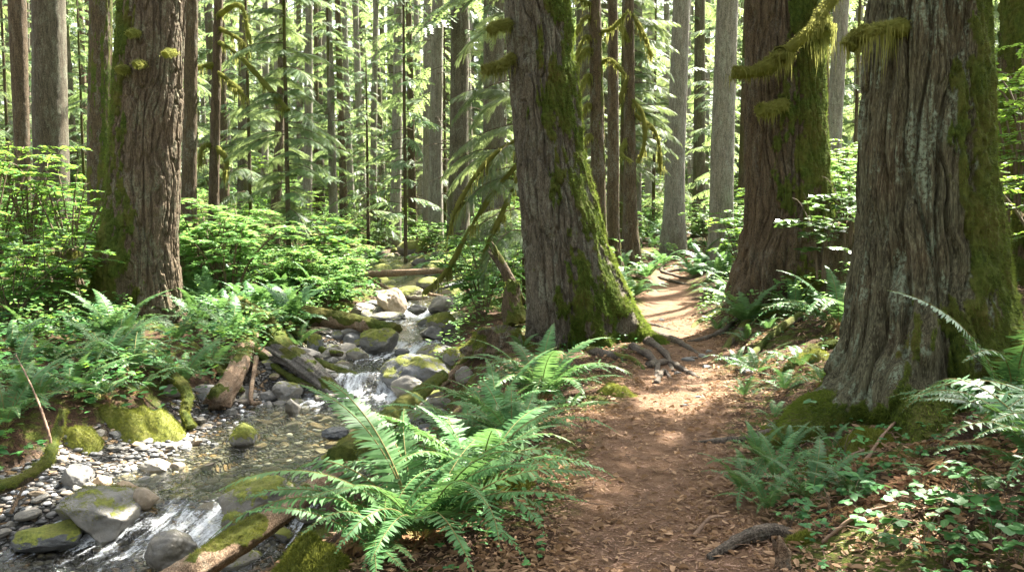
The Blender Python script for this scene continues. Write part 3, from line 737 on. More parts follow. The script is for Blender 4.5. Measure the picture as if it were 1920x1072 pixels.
def haze():
    me = bpy.data.meshes.new('haze'); a, b, z0, z1 = 760., 760., -3., 32.
    v = [(x, y, z) for z in (z0, z1) for y in (-b, b) for x in (-a, a)]
    me.from_pydata(v, [], [(0, 2, 3, 1), (4, 5, 7, 6), (0, 1, 5, 4), (2, 6, 7, 3), (0, 4, 6, 2), (1, 3, 7, 5)])
    m = bpy.data.materials.new('forest_haze'); m.use_nodes = True; nt = m.node_tree; nt.nodes.clear()
    o = nt.nodes.new('ShaderNodeOutputMaterial'); p = nt.nodes.new('ShaderNodeVolumePrincipled'); p.inputs['Color'].default_value = (.93, .97, .88, 1); p.inputs['Density'].default_value = HAZE; p.inputs['Anisotropy'].default_value = .3
    nt.links.new(p.outputs[0], o.inputs['Volume']); me.materials.append(m)
    ob = bpy.data.objects.new('haze', me); C.objects.link(ob); tag(ob, 'pale forest air', kind='stuff')
HAZE = 0
if HAZE: haze()
# ------------------------------------------------------------------ spots to be sunlit: crown twigs are removed along their sun rays
SUN_A, SUN_E = rad(38), rad(54)
SUN = np.array([math.sin(SUN_A) * math.cos(SUN_E), math.cos(SUN_A) * math.cos(SUN_E), math.sin(SUN_E)])
GAPS = [(at_z(480, 990, -.4), .45), (at_z(590, 910, -.35), .3), (at_y(800, 860, 4.5), .5), (at_y(900, 800, 5.0), .4), (at_y(1010, 690, 7.2), .5), (ground(1280, 650), .3), (ground(1330, 700), .2), (ground(1225, 592), .45), (ground(1250, 752), .38), (ground(1190, 745), .3), (at_y(550, 250, 18), 1.6), (at_y(520, 90, 18), 1.4), (at_y(420, 400, 17), 1.6), (ground(560, 520), 1.6), (ground(730, 570), .9), (ground(690, 740), .5),
        (ground(1265, 515), .4), (at_y(1870, 500, 4.4), .25), (ground(1890, 970), .18), (at_y(1600, 350, 15), 1.2), (at_y(1900, 250, 10), .8), (at_y(100, 340, 15), 1.1), (at_y(1560, 520, 9.3), .4), (ground(450, 640), .5), (ground(1190, 530), .4), (ground(900, 560), .7), (ground(560, 1030), .25)]
def in_gap(P):
    k = np.zeros(len(P), bool)
    for g, r in GAPS:
        w = P - g; t = w @ SUN
        k |= (np.linalg.norm(w - t[:, None] * SUN, axis=1) < r) & (t > 2.2)
    return k
def shade_canopy(parent, z0, z1, r, n, seed, off=(0, 0), tw=.34):
    """unseen crown above the frame, added to shade the ground; gaps cut for sun"""
    rg = np.random.default_rng(seed); b, w = Buf(), Buf(); base = np.array(parent.location)
    for i in range(n):
        f = rg.random(); z = z0 + (z1 - z0) * f; a = rg.uniform(0, 2 * PI); L = r * (1.15 - .8 * f) * rg.uniform(.6, 1.15)
        s = Buf(); spray_geo(s, w, (off[0], off[1], z), a, L, rg.uniform(-.1, .3), .6, 22, tw, False, rg, wid=.26)
        V = s.V[0].reshape(-1, len(TWIG[0]), 3); keep = ~in_gap(V.mean(1) + base); V = V[keep]
        if not len(V): continue
        T = (TWIG[1][None] + (np.arange(len(V)) * len(TWIG[0]))[:, None, None]).reshape(-1, 3)
        b.add(V.reshape(-1, 3), T, None, np.repeat(rg.random(len(V)), len(TWIG[0])))
    build_two(b, w, 'crown', 'needle', 'hemlock', parent)
for k, (t, z0, r, n) in enumerate([(tree_fir, 8, 3.6, 26), (tree_mid, 8.5, 3.6, 48), (tree_moss, 7.5, 3.6, 34), (tree_cedar, 7.5, 3.0, 20), (tree_edge, 8, 3.8, 40)]):
    shade_canopy(t, z0, 19, r, n, 900 + k)
for k, t in MIDT.items():
    if k in (4, 5, 12): continue
    shade_canopy(t, 11 if k < 4 else 9.5, 22, 2.0, 18, 930 + k)

# ------------------------------------------------------------------ distant forest
def far_forest():
    protos = []
    for k in range(5):
        t = thing('conifer_tree', 'x', 'tree', (0, 0, -60))
        n = 26; zz = np.linspace(-.5, 24, n); rr = np.interp(zz, [-.5, .3, 2, 24], [.34, .26, .21, .07]) * (.8, 1.0, 1.25, .7, .9)[k]
        bend = .25 * np.sin(zz * .12 + k * 2) - .25 * math.sin(k * 2)
        V, Q, T, th, s, d = tube(np.stack([bend, .5 * bend, zz], -1), rr, 10)
        V = V + d * (.012 * vn(V[:, 0] * 9, V[:, 1] * 9, V[:, 2] * 3, k))[:, None]
        mk('trunk', V, [Q, T], M[('palehazebark', 'fir_grey', 'fir_grey', 'redbark', 'palehazebark')[k]], t, {'moss': .25 + .3 * vn(V[:, 0] * 3, V[:, 1] * 3, V[:, 2] * .8, 40 + k)})
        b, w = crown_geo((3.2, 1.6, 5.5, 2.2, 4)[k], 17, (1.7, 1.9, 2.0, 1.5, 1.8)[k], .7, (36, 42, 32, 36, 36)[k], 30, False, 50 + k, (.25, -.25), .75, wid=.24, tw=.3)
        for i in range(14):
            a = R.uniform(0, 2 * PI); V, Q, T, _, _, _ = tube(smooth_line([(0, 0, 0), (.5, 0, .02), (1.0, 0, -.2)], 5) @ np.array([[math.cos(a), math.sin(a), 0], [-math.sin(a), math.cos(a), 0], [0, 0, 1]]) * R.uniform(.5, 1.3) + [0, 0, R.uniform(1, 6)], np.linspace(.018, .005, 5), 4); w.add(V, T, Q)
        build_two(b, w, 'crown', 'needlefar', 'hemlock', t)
        protos.append(t)
    pts = []
    # trunks that can be told apart in the photo: (u, v of foot, distance, kind, scale, label)
    named = [(683, 400, 38, 0, 1, 'straight blue grey trunk, one of the first of the row beyond the stream'), (740, 428, 30, 0, 1.1, 'tall pale grey trunk standing clear behind the thin log over the stream'), (774, 405, 34, 3, 1, 'slim brown trunk with tufts of foliage, next to the tall pale grey one'),
             (803, 400, 33, 4, 1.0, 'grey trunk behind a leaning one, mid way between the stream and the leaning fir'), (816, 395, 28, 4, 1.1, 'grey trunk leaning over towards the fir, above the stream'), (858, 380, 27, 2, 1.15, 'thick dark trunk above the drooping hemlock boughs'), (925, 380, 25, 2, 1.2, 'pale brown trunk showing between the drooping hemlock boughs beside the leaning fir'),
             (645, 395, 36, 3, 1, 'sunlit pinkish trunk behind the bright hemlock'), (600, 395, 40, 1, 1, 'dark slender trunk deep behind the bright hemlock'), (1092, 420, 28, 2, 1.1, 'grey trunk half hidden between the leaning fir and a slender greenish trunk'), (1217, 410, 40, 4, 1, 'pale distant trunk in the bright gap beyond the path'), (1310, 430, 30, 1, 1, 'dark trunk between two pale grey ones near the path end'),
             (1390, 420, 27, 3, .9, 'brown trunk peeping out beside the reddish mossy cedar'), (1605, 400, 34, 0, 1, 'grey trunk in the narrow gap beside the broad cedar'), (140, 380, 30, 1, .9, 'dark trunk between the grey and mossy trunks on the far bank'), (455, 380, 30, 1, .8, 'dark trunk behind the thin reddish one with bare branches')]
    for k in range(3):
        t = thing('conifer_tree', 'x', 'tree', (0, 0, -60)); zz = np.linspace(-.5, 30, 20)
        V, Q, T, th, s, d = tube(np.stack([0 * zz, 0 * zz, zz], -1), np.interp(zz, [-.5, 30], [.3, .06]), 8); mk('trunk', V, [Q, T], M['palehazebark'], t, {'moss': np.full(len(V), .3)})
        b, w = crown_geo((.5, 2, 1)[k], 29, (3.2, 2.8, 3.0)[k], 1.0, (120, 110, 130)[k], 18, False, 80 + k, (.2, -.3), .8, wid=.5, tw=.42); build_two(b, w, 'crown', 'needlehaze', 'hemlock', t); protos.append(t)
    for (u, Y, k, s_, w_) in [(575, 31, 0, .9, 'first'), (592, 36, 3, .8, 'second'), (625, 33, 4, .8, 'third'), (660, 40, 0, .9, 'fourth'), (700, 35, 4, .75, 'fifth'), (718, 42, 1, .8, 'sixth'), (757, 38, 0, .8, 'seventh'), (790, 42, 4, .9, 'eighth'), (835, 37, 1, .8, 'ninth'), (880, 34, 4, .9, 'tenth')]:
        named.append((u, 400, Y, k, s_, w_ + ' slim trunk of the row counting from the bright hemlock towards the leaning fir'))
    used = set()
    def put(k, x, y, s, rz, label, group):
        loc = (x, y, hz(x, y) - .05)
        if k not in used:
            used.add(k); o = protos[k]; o.location = loc; o.rotation_euler = (0, 0, rz); o.scale = (s,) * 3; o['label'] = label
            if group: o['group'] = group
            elif 'group' in o: del o['group']
        else:
            o = dup(protos[k], loc, rz, s, label, group)
            if not group and 'group' in o: del o['group']
        return o
    for (u, v, Y, k, s, lab) in named:
        p = at_y(u, v, Y); pts.append((p[0], Y)); put(k, p[0], Y, s, R.uniform(0, 6.28), lab, None)
    tries = 0
    while len(pts) < 126 and tries < 9000:
        tries += 1
        Y = 25 + 62 * R.random() ** 1.0; x = Y * math.tan(R.uniform(-.62, .62))
        if abs(x - p_x(Y)) < 1.3 and Y < 34 or abs(x - s_x(Y)) < 1.6: continue
        if Y < 30 and abs(x - s_x(Y)) < 4: continue
        if any((x - a) ** 2 + (Y - b) ** 2 < (1.1 + Y * .022) ** 2 for a, b in pts): continue
        u = 960 + x / Y * FPX
        if Y < 36 and min(abs(u - q[0]) for q in named) < 14: continue
        pts.append((x, Y)); k = int(R.integers(5))
        lab = ('slender conifer among the sunlit trees beyond the stream', 'conifer trunk in the back forest past the end of the path')[int(u > 1000)] if u > 560 else 'conifer in the dim forest behind the furrowed fir'
        put(k, x, Y, R.uniform(.75, 1.15), R.uniform(0, 6.28), lab, 'distant conifers ' + ('beyond the stream', 'past the path', 'behind the fir')[(1 if u > 1000 else 0) if u > 560 else 2])
    for i in range(152):
        Y = R.uniform(56, 118); x = Y * math.tan(-.62 + 1.24 * (i + R.random()) / 152)
        if abs(x - p_x(Y)) < 1: continue
        put(5 + int(R.integers(3)), x, Y, R.uniform(.8, 1.25), R.uniform(0, 6.28), 'feathery conifer coloured haze pale in the far wall of forest', 'conifers of the far forest wall')
far_forest()

# the forest goes on unseen behind the viewer: trees added to shade ambient light
def near_forest():
    src = [o for o in C.objects if o.name.startswith('conifer_tree') and o.get('group', '').startswith('distant') and len(o.children) == 2][:5]
    pts = []
    tries = 0
    while len(pts) < 28 and tries < 4000:
        tries += 1
        x, y = R.uniform(-22, 22), R.uniform(-22, 9)
        if abs(x) < 2.2 and y > -2.5 or abs(x) < .8 * max(y, 0) + 2.6 and y > -3: continue
        if abs(x - s_x(y)) < 1.6: continue
        if any((x - a) ** 2 + (y - b) ** 2 < 6 for a, b in pts): continue
        pts.append((x, y)); dup(src[len(pts) % len(src)], (x, y, hz(x, y) - .05), R.uniform(0, 6.28), R.uniform(.9, 1.3), 'unseen conifer added behind the viewpoint to shade the ambient light', 'unseen shading conifers behind the viewpoint')
near_forest()

# ------------------------------------------------------------------ named hemlocks and boughs
def hemlock(label, u, Y, z0, z1, r0, r1, n, mat, seed, az=None, tr=.06, fine=True, lean=0, group=None, ntw=40, el=(.35, -.15), droop=.9, wid=.2, tw=.30):
    x = at_y(u, 400, Y)[0]; base = np.array([x, Y, hz(x, Y)])
    t = thing('hemlock_tree', label, 'tree', base, 0, group)
    zz = np.linspace(-.3, z1 + 1, 20); V, Q, T, _, _, _ = tube(np.stack([lean * zz, zz * 0, zz], -1), np.linspace(tr, tr * .3, 20), 10)
    mk('trunk', V, [Q, T], M['hemlock'], t, {'moss': .4 + .3 * vn(V[:, 0] * 5, V[:, 1] * 5, V[:, 2] * 2, seed)})
    b, w = crown_geo(z0, z1, r0, r1, n, ntw, fine, seed, el, droop, az, trunk_r=.02, wid=wid, tw=tw)
    build_two(b, w, 'crown', mat, 'hemlock', t)
    return t
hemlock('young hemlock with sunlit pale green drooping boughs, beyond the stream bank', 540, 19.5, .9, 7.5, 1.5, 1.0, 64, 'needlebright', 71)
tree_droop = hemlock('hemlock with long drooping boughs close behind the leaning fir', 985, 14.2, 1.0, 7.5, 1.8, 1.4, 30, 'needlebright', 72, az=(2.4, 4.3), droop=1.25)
hemlock('small dim hemlock behind the bushes and the furrowed fir', 250, 22, .6, 9, 1.7, .8, 46, 'needle', 73, fine=False)
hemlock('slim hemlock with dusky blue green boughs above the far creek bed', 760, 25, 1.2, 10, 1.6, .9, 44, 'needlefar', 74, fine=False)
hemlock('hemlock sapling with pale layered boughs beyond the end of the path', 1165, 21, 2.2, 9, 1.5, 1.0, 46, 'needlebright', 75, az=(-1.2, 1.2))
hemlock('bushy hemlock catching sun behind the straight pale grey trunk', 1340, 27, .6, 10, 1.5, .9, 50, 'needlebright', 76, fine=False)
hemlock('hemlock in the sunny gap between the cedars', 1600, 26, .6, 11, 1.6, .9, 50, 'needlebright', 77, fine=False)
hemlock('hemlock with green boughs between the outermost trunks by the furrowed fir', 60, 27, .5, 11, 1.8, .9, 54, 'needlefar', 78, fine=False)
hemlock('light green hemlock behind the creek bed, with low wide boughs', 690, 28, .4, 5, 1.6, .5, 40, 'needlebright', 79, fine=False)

lay = []
for i, (u, Y, sc) in enumerate([(470, 25, 1), (620, 33, .9), (330, 26, 1), (835, 34, .9), (1060, 30, 1), (1225, 32, 1.1), (1480, 27, 1), (160, 29, 1), (1120, 27, .9), (20, 24, .9)]):
    z = 0 if 400 < u < 1000 else (1 if u > 1000 else 2)
    lab = ('hemlock with layered pale boughs between the slender trunks beyond the stream', 'hemlock with layered pale boughs between the trunks past the path', 'hemlock with layered boughs in the forest behind the furrowed fir')[z]; grp = ('layered hemlocks beyond the stream', 'layered hemlocks past the path', 'layered hemlocks behind the fir')[z]
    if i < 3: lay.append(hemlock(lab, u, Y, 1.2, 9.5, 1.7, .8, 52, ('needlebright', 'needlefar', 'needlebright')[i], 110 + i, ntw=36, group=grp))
    else:
        x = at_y(u, 400, Y)[0]; dup(lay[i % 3], (x, Y, hz(x, Y)), R.uniform(0, 6.28), sc * R.uniform(.85, 1.1), lab, grp)

def strands(buf, P, n, lmin, lmax, w=.006, spread=.03):
    """hanging moss: thin tapering strands below points P"""
    cl = R.integers(0, len(P), max(5, n // 35)); wt = R.random(len(cl)); k = R.integers(0, len(cl), n); i = np.where(R.random(n) < .6, cl[k], R.integers(0, len(P), n)); q = P[i] + R.normal(0, spread, (n, 3)) * [1, 1, .4]
    ln = R.uniform(0, 1, n) ** 2.2 * (lmax - lmin) * (.35 + .9 * wt[k]) + lmin
    d = np.stack([R.normal(0, .08, n), R.normal(0, .08, n), -np.ones(n)], -1)
    a = R.uniform(0, 2 * PI, n); nv = np.stack([np.cos(a), np.sin(a), np.zeros(n)], -1)
    scat(buf, BLADE, q, basis(d, nv), np.stack([ln, np.full(n, w / .08), ln], -1))
def mossy_bough(parent, pts, r0, r1, clump=(.02, .05), nstr=900, lmax=.25, seed=0, name='mossy_branch', tufts=2500, w=.006, tl=.03):
    """a branch with a moss coat; strands and tufts are its moss"""
    n = 60; P = smooth_line(pts, n); f = np.linspace(0, 1, n)
    V, Q, T, th, s, d = tube(P, np.linspace(r0, r1, n), 8)
    base = np.array(parent.location)
    o = mk(name, V - base, [Q, T], M['hemlock'], parent, {'moss': np.full(len(V), .8)})
    k = clump[0] + (clump[1] - clump[0]) * np.maximum(0, .5 + .9 * fbm(f * 6, seed * 3.1, 0, seed, 3))
    V2, Q2, T2, th, s, d2 = tube(P + np.stack([0 * k, 0 * k, -.5 * k], -1), np.linspace(r0, r1, n) * .8 + k, 12)
    V2 = V2 + d2 * (.35 * np.mean(k) * fbm(V2[:, 0] * 18, V2[:, 1] * 18, V2[:, 2] * 18, seed, 3))[:, None]
    b = Buf(); b.add(V2 - base, T2, Q2, np.clip(.4 + .5 * vn(V2[:, 0] * 30, V2[:, 1] * 30, V2[:, 2] * 30, 4), 0, 1))
    i = R.integers(0, len(V2), tufts); dd = d2[i] + R.normal(0, .5, (tufts, 3)) + [0, 0, -.3]
    scat(b, BLADE, V2[i] - base, basis(dd, np.roll(d2[i], 1, 1) + .01), R.uniform(.6, 1.6, tufts) * tl)
    sel = V2[d2[:, 2] < .2]; strands(b, sel - base, nstr, .02, lmax, w)
    m = b.build('moss', M['hangmoss'], o)
    return o
Yb = 11.35
mossy_bough(tree_moss, [at_y(1600, -60, 11.9), at_y(1545, 15, 11.6), at_y(1518, 55, Yb), at_y(1465, 100, Yb), at_y(1440, 118, Yb), at_y(1405, 132, Yb), at_y(1374, 130, Yb)], .035, .012, (.012, .085), 700, .24, 3, tufts=6000)
mossy_bough(tree_moss, [at_y(1470, 190, 11.85), at_y(1442, 200, 11.55), at_y(1424, 200, 11.4)], .02, .012, (.05, .07), 350, .2, 4)
mossy_bough(tree_moss, [at_y(1470, 95, 11.8), at_y(1466, 100, 11.4), at_y(1462, 92, 11.3)], .02, .015, (.05, .09), 400, .35, 8)
mossy_bough(tree_moss, [at_y(1545, 30, 11.9), at_y(1546, 50, 11.7), at_y(1543, 60, 11.6)], .02, .015, (.05, .09), 500, .5, 9)
mossy_bough(tree_cedar, [at_y(1690, 45, 5.9), at_y(1640, 52, 5.6), at_y(1605, 62, 5.55), at_y(1592, 80, 5.55)], .014, .008, (.012, .06), 260, .34, 5, w=.004, tl=.02, tufts=5000)
mossy_bough(tree_mid, [at_y(958, 42, 10.7), at_y(935, 45, 10.5), at_y(918, 54, 10.4)], .02, .012, (.03, .045), 300, .14, 6)
mossy_bough(tree_mid, [at_y(962, 105, 10.7), at_y(935, 122, 10.5), at_y(905, 128, 10.4)], .02, .012, (.025, .05), 350, .16, 7)
for (u, v, l) in [(318, 97, 12.6), (250, 60, 12.6), (262, 118, 12.6), (230, 128, 12.6)]:
    mossy_bough(tree_fir, [at_y(u + 8, v, 12.75), at_y(u, v - 1, 12.6), at_y(u - 9, v + 3, 12.5)], .02, .015, (.025, .04), 60, .06, u, tufts=500)
def bare(tree, Y, pts, r=.03, moss=(.01, .04), nst=260, lm=.35, seed=0):
    mossy_bough(tree, [at_y(u, v, Y + dy) for u, v, dy in pts], r, r * .35, moss, nst, lm, seed, tufts=500, w=.012)
q = MIDT[6]
for k, (v, du, dv) in enumerate([(10, -45, -30), (40, -40, 25), (78, -42, 40), (100, -40, 30), (150, -36, 35), (205, -34, 38), (262, -30, 30), (60, 60, -40), (120, 55, 20)]):
    bare(q, 16.5, [(1118, v, 0), (1118 + du * .5, v - 8, -.1), (1118 + du, v + dv, -.3)], .028, (.008, .03), 160, .25, k)
q = MIDT[8]
for k, pts in enumerate([[(1182, 20, 0), (1205, 60, -.3), (1222, 105, -.4)], [(1182, 85, 0), (1160, 45, -.3), (1140, 55, -.5)], [(1180, 180, 0), (1205, 215, -.3), (1208, 270, -.4), (1195, 305, -.4)], [(1180, 250, 0), (1165, 285, -.2), (1185, 303, -.4)], [(1185, 210, 0), (1230, 250, -.3), (1240, 320, -.4)], [(1182, 130, 0), (1160, 190, -.2), (1150, 205, -.3)]]):
    bare(q, 20, pts, .035, (.01, .035), 200, .3, 20 + k)
q = MIDT[4]
for k, pts in enumerate([[(407, 50, 0), (450, 75, -.3), (465, 100, -.5)], [(405, 75, 0), (450, 105, -.4), (505, 165, -.6), (540, 205, -.8)], [(405, 120, 0), (370, 125, -.2), (345, 128, -.3)], [(403, 130, 0), (440, 160, -.3), (462, 185, -.4)], [(402, 270, 0), (380, 275, -.2), (375, 310, -.3)], [(402, 270, 0), (425, 300, -.2), (420, 330, -.3)], [(404, 30, 0), (450, 10, -.3), (470, 80, -.5)]]):
    bare(q, 20, pts, .035, (.012, .045), 240, .35, 40 + k)

for k, pts in enumerate([[(985, 290, 0), (925, 360, -.3), (880, 430, -.5), (838, 505, -.6), (795, 548, -.6)], [(985, 340, 0), (915, 395, -.3), (868, 462, -.4), (822, 528, -.5)], [(985, 300, 0), (945, 390, -.3), (918, 450, -.4), (902, 500, -.4)], [(985, 250, 0), (915, 300, -.3), (860, 380, -.5), (842, 440, -.6)], [(985, 380, 0), (930, 420, -.4), (890, 440, -.5), (868, 500, -.6)]]):
    if k in (0, 2, 3): bare(tree_droop, 13.9, pts, .022, (.006, .035), 260, .4, 70 + k)
# ------------------------------------------------------------------ ferns
def g(u, v): return ground(u, v)
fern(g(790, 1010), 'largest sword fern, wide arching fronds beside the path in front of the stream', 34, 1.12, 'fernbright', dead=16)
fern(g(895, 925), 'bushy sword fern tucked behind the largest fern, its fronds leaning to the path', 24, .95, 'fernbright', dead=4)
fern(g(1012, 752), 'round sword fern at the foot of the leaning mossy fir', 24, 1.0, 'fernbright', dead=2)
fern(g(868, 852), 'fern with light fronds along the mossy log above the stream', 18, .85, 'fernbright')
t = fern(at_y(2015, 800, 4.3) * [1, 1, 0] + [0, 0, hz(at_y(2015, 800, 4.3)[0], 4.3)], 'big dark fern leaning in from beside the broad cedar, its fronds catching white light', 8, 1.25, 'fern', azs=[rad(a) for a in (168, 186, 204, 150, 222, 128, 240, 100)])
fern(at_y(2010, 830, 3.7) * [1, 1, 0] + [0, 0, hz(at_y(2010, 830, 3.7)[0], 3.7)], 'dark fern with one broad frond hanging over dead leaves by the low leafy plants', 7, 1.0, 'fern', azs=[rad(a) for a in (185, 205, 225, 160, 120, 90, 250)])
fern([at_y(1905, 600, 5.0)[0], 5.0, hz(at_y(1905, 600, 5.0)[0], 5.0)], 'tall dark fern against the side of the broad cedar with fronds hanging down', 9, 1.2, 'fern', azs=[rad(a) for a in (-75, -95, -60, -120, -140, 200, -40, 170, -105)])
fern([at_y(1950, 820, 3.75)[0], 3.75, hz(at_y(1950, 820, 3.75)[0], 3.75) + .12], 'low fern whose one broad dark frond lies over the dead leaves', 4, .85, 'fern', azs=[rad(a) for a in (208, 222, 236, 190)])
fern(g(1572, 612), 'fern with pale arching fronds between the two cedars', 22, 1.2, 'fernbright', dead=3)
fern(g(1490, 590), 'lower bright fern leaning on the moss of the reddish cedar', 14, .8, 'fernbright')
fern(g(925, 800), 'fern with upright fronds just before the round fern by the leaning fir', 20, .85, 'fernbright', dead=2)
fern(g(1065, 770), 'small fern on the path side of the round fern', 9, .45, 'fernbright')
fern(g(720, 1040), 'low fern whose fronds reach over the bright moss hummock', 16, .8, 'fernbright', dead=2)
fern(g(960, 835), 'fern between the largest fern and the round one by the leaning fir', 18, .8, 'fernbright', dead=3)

fern(g(1500, 690), 'small fern with dark narrow fronds under the pale arching one', 8, .5, 'fern', dead=2)
fern(g(1422, 858), 'little fern by the dark root at the path edge', 10, .34, 'fernbright')
fern(g(1440, 960), 'low spreading fern at the path edge by dead leaves', 9, .36, 'fernbright')
fern(g(1450, 785), 'tiny fern at the mossy root foot of the broad cedar', 7, .3, 'fernbright')
fern(g(1560, 845), 'sparse fern sprig below the root foot of the broad cedar', 5, .32, 'fern')
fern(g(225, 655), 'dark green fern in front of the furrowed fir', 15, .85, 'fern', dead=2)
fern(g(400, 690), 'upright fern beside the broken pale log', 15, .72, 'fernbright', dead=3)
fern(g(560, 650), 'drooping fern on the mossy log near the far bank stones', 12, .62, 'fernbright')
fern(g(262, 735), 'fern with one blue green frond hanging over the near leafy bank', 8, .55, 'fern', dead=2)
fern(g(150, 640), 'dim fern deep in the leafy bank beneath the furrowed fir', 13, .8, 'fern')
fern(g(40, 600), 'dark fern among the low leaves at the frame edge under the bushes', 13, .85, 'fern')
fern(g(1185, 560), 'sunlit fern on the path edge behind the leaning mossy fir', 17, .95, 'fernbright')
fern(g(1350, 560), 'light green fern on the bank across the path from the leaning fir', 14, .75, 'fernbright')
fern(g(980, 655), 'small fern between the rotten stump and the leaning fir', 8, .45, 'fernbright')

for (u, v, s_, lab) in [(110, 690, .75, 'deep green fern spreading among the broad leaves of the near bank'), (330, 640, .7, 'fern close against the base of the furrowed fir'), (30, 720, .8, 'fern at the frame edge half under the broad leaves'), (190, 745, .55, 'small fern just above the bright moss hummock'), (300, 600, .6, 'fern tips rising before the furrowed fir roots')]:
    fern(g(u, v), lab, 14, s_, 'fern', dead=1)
for (u, v, s_, lab) in [(1700, 880, .9, 'dead brown fern fronds lying under the broad cedar'), (1790, 900, 1.0, 'dead curled fern fronds beside the broad hanging frond'), (1640, 960, .7, 'dry brown fern fronds among the low leaves'), (1600, 720, .8, 'dry brown fern fronds beneath the pale arching fern'), (1850, 850, .9, 'dry brown fern heap under the big dark fern')]:
    t = fern(g(u, v), lab, 0, s_, 'fern', dead=9, name='dead_fern')
for i, (u, v) in enumerate([(60, 640), (200, 690), (90, 570), (170, 600), (250, 700), (340, 720), (20, 660), (130, 740), (70, 760), (215, 640), (375, 610), (430, 640), (480, 625), (10, 800)]):
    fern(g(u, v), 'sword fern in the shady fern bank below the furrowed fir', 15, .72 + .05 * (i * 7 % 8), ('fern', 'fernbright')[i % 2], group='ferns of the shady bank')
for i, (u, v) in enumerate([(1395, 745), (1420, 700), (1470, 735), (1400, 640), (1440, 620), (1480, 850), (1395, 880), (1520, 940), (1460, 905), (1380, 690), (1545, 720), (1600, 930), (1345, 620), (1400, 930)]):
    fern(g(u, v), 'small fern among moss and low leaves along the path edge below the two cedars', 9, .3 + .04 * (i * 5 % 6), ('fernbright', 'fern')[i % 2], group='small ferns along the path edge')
def far_ferns():
    protos = []
    for k in range(4):
        o = fern_single(None, 200 + k).build('sword_fern', M['fernbright' if k % 2 else 'fern']); o.location = (0, 0, -50); tag(o, 'x', 'fern'); protos.append(o)
    n = 0; tries = 0; used = set(); pts = []
    def put(x, y, s, label, group):
        k = int(R.integers(4)); o = protos[k]
        if k in used: o = o.copy(); C.objects.link(o)
        used.add(k); o.location = (x, y, hz(x, y)); o.rotation_euler = (R.normal(0, .1), R.normal(0, .1), R.uniform(0, 6.28)); o.scale = (s,) * 3; o['label'] = label; o['group'] = group
    for (u, v) in [(1215, 525), (1160, 520), (1290, 470), (1250, 470), (1320, 500), (1345, 520), (1380, 575), (1300, 520), (1400, 610), (1225, 460), (1330, 470), (1385, 545), (1310, 445), (1270, 450), (1240, 500)]:
        p = g(u, v); put(p[0], p[1], R.uniform(.7, 1.0), 'sword fern in the clump where the path bends out of sight', 'ferns by the far end of the path')
    for (u, v) in [(360, 560), (400, 560), (440, 545), (480, 560), (350, 590), (420, 600), (380, 530), (460, 520), (500, 535), (530, 555), (470, 590), (520, 500), (560, 495), (600, 500), (620, 530), (640, 560), (590, 560), (550, 575)]:
        p = g(u, v); put(p[0], p[1], R.uniform(.6, .95), 'sunlit fern on the bank between the furrowed fir and the stream', 'sunlit ferns on the far stream bank')
    while n < 150 and tries < 5000:
        tries += 1
        y = 13 + 28 * R.random() ** 1.2; x = y * math.tan(R.uniform(-.6, .6))
        if abs(x - p_x(y)) < .9 and y < 30: continue
        if -1.2 < x - s_x(y) < 1.2 and y < 22: continue
        if any((x - a) ** 2 + (y - b) ** 2 < .5 for a, b in pts): continue
        pts.append((x, y)); n += 1
        side = x > p_x(y)
        put(x, y, R.uniform(.6, 1.15), 'fern growing under the trees on the rise past the path' if side else ('fern growing along the far creek under the slender trees' if x > s_x(y) - 3 else 'fern in the undergrowth behind the furrowed fir'), 'ferns ' + ('past the path' if side else ('along the far creek' if x > s_x(y) - 3 else 'behind the fir')))
far_ferns()

# ------------------------------------------------------------------ shrubs
SH = {}
SH['huckle'] = shrub_proto('huckleberry_shrub', 'x', 'shrub', 'shrub', h=2.3, rad=1.2, nst=13, leaf=.075, per=26, seed=1, tw=9)
SH['vine'] = shrub_proto('maple_shrub', 'x', 'shrub', 'maple', h=1.7, rad=1.1, nst=12, leaf=.10, per=18, tmpl=MAPLE, seed=2, tw=8)
SH['low'] = shrub_proto('leafy_bush', 'x', 'shrub', 'maple', h=.8, rad=.8, nst=14, leaf=.085, per=18, tmpl=LEAF, seed=3, tw=6)
SH['mid'] = shrub_proto('leafy_bush', 'x', 'shrub', 'shrub', h=1.1, rad=.9, nst=13, leaf=.08, per=20, tmpl=MAPLE, seed=4, tw=7)
SH['salal'] = shrub_proto('salal_bush', 'x', 'shrub', 'salal', h=.95, rad=.6, nst=9, leaf=.10, per=10, tmpl=ROUND, seed=5, tw=4)
used_sh = set()
def shrub(kind, x, y, s, label, group=None, rz=None, dz=0):
    o = SH[kind]; loc = (x, y, hz(x, y) + dz); rz = R.uniform(0, 6.28) if rz is None else rz
    if kind in used_sh: o = dup(o, loc, rz, s, label)
    else: used_sh.add(kind); o.location = loc; o.rotation_euler = (0, 0, rz); o.scale = (s,) * 3; o['label'] = label
    if group: o['group'] = group
    elif 'group' in o: del o['group']
    return o
def sh(kind, u, v, s, label, group=None, Y=None, dz=0):
    p = g(u, v) if Y is None else at_y(u, v, Y); return shrub(kind, p[0], p[1], s, label, group, None, dz)
sh('huckle', 60, 500, 1.0, 'tall bright green shrub in front of the thick grey trunk', Y=15)
sh('huckle', 135, 500, .9, 'tall bright shrub against the mossy side of the furrowed fir', Y=14.4)
sh('huckle', -20, 500, 1.05, 'tall bright shrub cut by the frame edge, outermost on the leafy bank', Y=14)
sh('mid', 90, 480, 1.1, 'green bush with thin dark stems below the tall bright shrubs', Y=12.6)
sh('mid', 20, 520, 1.0, 'green bush at the frame edge below the tall shrubs', Y=12)
